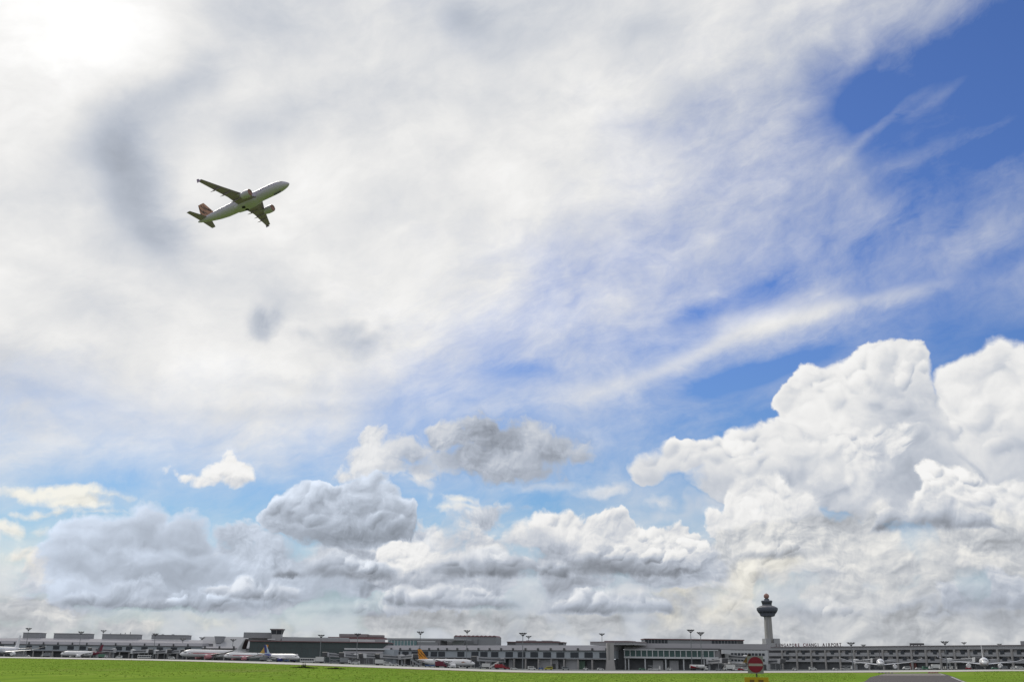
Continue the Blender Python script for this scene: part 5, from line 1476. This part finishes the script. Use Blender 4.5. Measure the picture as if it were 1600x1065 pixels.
def loader(m):
    r = empty('cargo_loader', (0, 0, 0))
    MB().box(-4, 4, -1.3, 1.3, .5, 1.0).build('chassis', m, r)
    MB().box(-3.8, 3.0, -1.2, 1.2, 2.6, 2.85).build('platform', M_steel, r)
    sc2 = MB()
    for y in (-1.0, 1.0):
        sc2.tube((-3, y, 1), (2, y, 2.6), .1, n=4).tube((-3, y, 2.6), (2, y, 1), .1, n=4)
    sc2.build('scissor_lift', M_steel, r)
    MB().prism([(3.1, 1.0), (4.0, 1.0), (4.0, 2.8), (3.1, 3.0)], 1, .2, 1.2).build('cab', m, r)
    wheels(r, (-3, 3), 1.1, .42); return r
def gse_put(o, px, Y, head, label, cat, group='vehicles on the apron'):
    P_ = spot(px, Y, .07); o.location = P_; o.rotation_euler = (0, 0, R(head)); tag(o, label, cat, group)
VEH = [
 (fuel_truck, (), 1092, 700, 0, 'white fuel tanker with a red swoosh, under the green glass pier', 'fuel truck'),
 (box_truck, (M_vw, M_vw, 3.6, M_vr), 1139, 690, 180, 'white high box truck with a red round emblem, under the jet bridge', 'truck'),
 (car, (M_vr,), 1157, 685, 0, 'small red car by the lamp pole, left of the no-entry sign', 'car'),
 (van, (M_vw,), 1164, 690, 0, 'white van just left of the no-entry sign', 'van'),
 (van, (M_vw,), 1150, 686, 180, 'white van right of the box truck with the red emblem', 'van'),
 (loader, (M_vw,), 1022, 695, 0, 'low white flatbed loader left of the fuel tanker, before the pale wall', 'cargo loader'),
 (tug, (M_vw,), 1046, 690, 0, 'white tow tractor left of the fuel tanker', 'tow tractor'),
 (tug, (M_vg,), 1122, 688, 0, 'grey tow tractor behind the cab of the fuel tanker', 'tow tractor'),
 (car, (M_vgn,), 1003, 700, 0, 'green car in the shade at the left end of the glass pier', 'car'),
 (van, (M_vy,), 857, 668, 180, 'bright yellow van under the blue-grey pier', 'van'),
 (car, (M_vw,), 938, 690, 0, 'white car just left of the stair tower', 'car'),
 (tug, (M_vw,), 915, 680, 0, 'white tow tractor by the dark green door', 'tow tractor'),
 (van, (M_vg,), 884, 675, 0, 'grey van between the two doors of the pier', 'van'),
 (stairs_truck, (M_vw,), 771, 672, 180, 'white stair truck right of the orange-finned airliner nose', 'stair truck'),
 (box_truck, (M_vr, M_vr, 3.0), 782, 668, 0, 'red box truck under the blue-grey pier', 'truck'),
 (tug, (M_vr,), 793, 662, 0, 'red tow tractor right of the red box truck', 'tow tractor'),
 (car, (M_vw,), 803, 664, 0, 'white car just left of the tall mast on the apron', 'car'),
 (van, (M_vw,), 831, 668, 0, 'white van right of the tall mast on the apron', 'van'),
 (cart, (M_vg,), 845, 662, 0, 'grey baggage cart left of the yellow van', 'baggage cart'),
 (box_truck, (M_vw, M_vg, 3.2), 757, 690, 180, 'white box truck with a grey cab behind the nose of the orange-finned airliner', 'truck'),
 (box_truck, (M_maroon, M_maroon, 3.6), 689, 655, 0, 'dark maroon box truck beside the belly of the orange-finned airliner', 'truck'),
 (cart, (M_vg,), 668, 648, 0, 'baggage cart under the tail of the orange-finned airliner', 'baggage cart'),
 (cart, (M_vw,), 676, 648, 0, 'pale baggage cart behind the maroon truck', 'baggage cart'),
 (stairs_truck, (M_vg,), 650, 652, 0, 'grey stair truck below the orange fin', 'stair truck'),
 (tug, (M_vw,), 704, 647, 0, 'white tow tractor below the wing of the orange-finned airliner', 'tow tractor'),
 (van, (M_vw,), 606, 665, 0, 'white van left of the orange-finned airliner, at the foot of the pier', 'van'),
 (car, (M_vw,), 618, 662, 0, 'white car right behind the white van, at the foot of the pier', 'car'),
 (tug, (M_vg,), 632, 660, 0, 'grey tow tractor just left of the orange-finned airliner', 'tow tractor'),
 (box_truck, (M_vw, M_vw, 3.4), 595, 680, 0, 'white box truck under the ribbed jet bridge', 'truck'),
 (van, (M_vw,), 556, 680, 180, 'white van under the canopied pier head', 'van'),
 (box_truck, (M_vg, M_vw, 3.6), 540, 700, 0, 'grey box truck at the left end of the pier head', 'truck'),
 (loader, (M_vg,), 524, 705, 0, 'grey cargo loader right of the mast by the dark green terminal', 'cargo loader'),
 (box_truck, (M_vw, M_vw, 3.9), 497, 705, 180, 'tall white catering truck at the foot of the mast by the dark green terminal', 'truck'),
 (bus, (M_vw,), 482, 712, 0, 'white bus just right of the purple-tailed airliner nose', 'bus'),
 (cart, (M_vg,), 448, 700, 0, 'baggage cart below the wing of the purple-tailed airliner', 'baggage cart'),
 (tug, (M_vw,), 421, 700, 0, 'white tow tractor below the rear body of the purple-tailed airliner', 'tow tractor'),
 (box_truck, (M_vg, M_vg, 3.2), 414, 745, 0, 'grey box truck behind the purple-tailed airliner', 'truck'),
 (van, (M_vw,), 268, 870, 0, 'white van left of the brown-finned airliner nose', 'van'),
 (bus, (M_vw,), 225, 900, 0, 'white bus under the jet bridges by the fourth plant room', 'bus'),
 (van, (M_vw,), 185, 880, 180, 'white van below the third plant room', 'van'),
 (box_truck, (M_vgn, M_vw, 3.2), 160, 900, 0, 'green box truck below the third plant room', 'truck'),
 (car, (M_vw,), 42, 870, 0, 'white car at the far left below the first plant room', 'car'),
 (box_truck, (M_vg, M_vw, 3.4), 70, 900, 180, 'grey box truck between the first two plant rooms, on the apron', 'truck'),
 (van, (M_vw,), 1269, 740, 0, 'white van under the right terminal, below the middle of the lettering', 'van'),
 (tug, (M_vw,), 1241, 735, 0, 'white tow tractor under the right terminal, below the start of the lettering', 'tow tractor'),
 (car, (M_vw,), 1305, 735, 0, 'white car under the right terminal, below the end of the lettering', 'car'),
 (loader, (M_vw,), 1322, 730, 0, 'white loader just left of the mast by the nose-on airliner', 'cargo loader'),
 (van, (M_vw,), 1415, 720, 180, 'white van under the right wing of the nose-on airliner', 'van'),
 (car, (M_vw,), 1434, 720, 0, 'white car right of the red-brown wall panel', 'car'),
 (van, (M_vgn,), 1446, 715, 0, 'pale green van between the two nose-on airliners', 'van'),
 (box_truck, (M_vw, M_vw, 3.4), 1459, 705, 180, 'white box truck left of the line of baggage carts', 'truck'),
 (cart, (M_vw, False), 1470, 700, 0, 'first of three empty pale carts left of the rightmost airliner', 'baggage cart'),
 (cart, (M_vw, False), 1480, 700, 0, 'middle one of three empty pale carts left of the rightmost airliner', 'baggage cart'),
 (cart, (M_vw, False), 1490, 700, 0, 'last of three empty pale carts, nearest the rightmost airliner', 'baggage cart'),
 (tug, (M_vr,), 1512, 690, 0, 'red tow tractor under the left wing of the rightmost airliner', 'tow tractor'),
 (car, (M_vgn,), 1553, 700, 0, 'green car just right of the rightmost airliner nose', 'car'),
 (van, (M_vg,), 1566, 700, 180, 'grey van under the right wing of the rightmost airliner', 'van'),
 (tug, (M_vw,), 1582, 700, 0, 'white tow tractor near the right edge of the photo', 'tow tractor'),
 (van, (M_vw,), 1592, 700, 0, 'white van at the right edge of the photo', 'van'),
]
for fn, ar, px, Y, hd, lab, cat in VEH:
    gse_put(fn(*ar), px, Y, hd, lab, cat)

# ================================================================== near things
# no-entry sign on its post, with the yellow board below
M_sred = mat('sign_red', (0.185, 0.008, 0.025), .45, var=.1); M_sbar = mat('sign_bar', (0.30, 0.27, 0.26), .5, var=.15, scale=3)
M_sgrey = mat('sign_backing', (0.22, 0.22, 0.22), .6, var=.1, scale=2); M_post = mat('post_dark', (0.04, 0.04, 0.04), .6)
M_yel = mat('board_yellow', (0.42, 0.28, 0.012), .6, var=.18, scale=2.5); M_ybr = mat('board_brown_mark', (0.16, 0.095, 0.02), .7, var=.3, scale=4)
SY = 58.0
c = at(1180.6, 1037.6, SY); e_ = at(1192.3, 1037.6, SY); rad = abs(e_.x-c.x)
g0 = ground_z(c.x, c.y)
sg_ = empty('no_entry_sign', (c.x, c.y, g0), R(-1.2), 'round red no-entry sign with a pale bar, on a grey square panel', 'road sign')
zc = c.z-g0
zt = at(1181, 1024.2, SY).z-g0; zb_ = at(1181, 1051.5, SY).z-g0
MB().box(-rad*1.06, rad*1.05, .03, .06, zb_, zt).build('backing_panel', M_sgrey, sg_)
def disc(mb, r0, y0, y1, n=40):
    return mb.tube((0, y0, zc), (0, y1, zc), r0, n=n)
disc(MB(), rad, -.0, .025).build('disc', M_sred, sg_)
MB().box(-rad*.93, rad*.93, -.006, -.001, zc-rad*.17, zc+rad*.14).build('bar', M_sbar, sg_)
MB().lathe([(rad*.985, 0), (rad*1.0, 0)], 40)
MB().tube((.05, .09, -.4), (.05, .09, zt-.1), .035, n=10).build('post', M_post, sg_)
c2_ = at(1182, 1066, SY-.4); x0_, x1_ = at(1163.2, 1062, SY-.4).x, at(1200.8, 1062, SY-.4).x; zt2 = at(1182, 1057.2, SY-.4).z
yb_ = empty('warning_board', (c2_.x, c2_.y, ground_z(c2_.x, c2_.y)), 0, 'yellow board with faded brown markings just below the no-entry sign, cut by the photo edge', 'warning board')
gz_ = ground_z(c2_.x, c2_.y)
x0_ -= c2_.x; x1_ -= c2_.x; zt2 -= gz_
MB().box(x0_, x1_, -.03, .0, zt2-.75, zt2).build('board', M_yel, yb_, bevel=.004)
q = MB()
q.box(x0_+.28, -.12, -.045, -.031, zt2-.36, zt2-.13).box(.10, x1_-.28, -.045, -.031, zt2-.36, zt2-.13)
q.box(x0_+.28, -.05, -.045, -.031, zt2-.62, zt2-.44)
q.build('marking', M_ybr, yb_)
for xx in (x0_+.15, x1_-.15): MB().box(xx-.03, xx+.03, .001, .05, -.4, zt2-.05).build('leg', M_post, yb_)
# low red and dark marker boards where the road meets the taxiway
for i, (p0, p1, py, mcol, lab) in enumerate(((1372, 1397, 1051.0, M_post, 'low dark kerb-like marker strip at the left head of the road'), (1450, 1467, 1050.8, M_sred, 'low red marker strip at the right head of the road'))):
    A_, B_ = gpt(p0, py), gpt(p1, py)
    L_ = (B_-A_).length
    r_ = empty('marker_strip', A_, math.atan2(B_.y-A_.y, B_.x-A_.x), lab, 'marker strip')
    n_ = 5 if i == 0 else 4
    fb = None
    for k in range(n_):
        if fb is None: fb = MB().box(.0, L_/n_-.8, -.2, .2, 0, .42).build('block', mcol, r_, bevel=.05); o = fb
        else: o = fb.copy(); COL.objects.link(o)
        o.location = (k*L_/n_+.2, 0, 0)
# weed clumps by the verge
M_weed = mat('weed_leaves', (0.045, 0.06, 0.015), .9, var=.5, scale=3)
for px, py, sc2_, lab in ((475, 1043.2, 1.0, 'dark tuft of weeds with a taller stem, left one by the taxiway edge'), (523, 1044.6, .8, 'low wide patch of dark weeds right of the taller tuft')):
    P_ = gpt(px, py); t_ = MB(); rw = random.Random(px)
    for k in range(420):
        a_ = rw.random()*6.28; rr = (rw.random()**.6)*3.0*sc2_; x, y = rr*math.cos(a_)*1.6, rr*math.sin(a_)*.8
        hgt = (1.15-.28*rr/sc2_*.9)*rw.uniform(.4, 1.0)*(.8 if px > 500 else 1.0) + (1.0 if (px < 500 and abs(x) < .5 and rw.random() < .5) else 0)
        hgt = max(.15, hgt); b_ = rw.random()*3.14; dx_, dy_ = .12*math.cos(b_), .12*math.sin(b_); lx = rw.uniform(-.3, .3)
        t_.add([(x-dx_, y-dy_, 0), (x+dx_, y+dy_, 0), (x+lx, y+lx*.4, hgt)], [(0, 1, 2)])
    o = t_.build('weed_clump', M_weed); o.location = P_
    tag(o, lab, 'weeds', 'weed clumps by the taxiway')
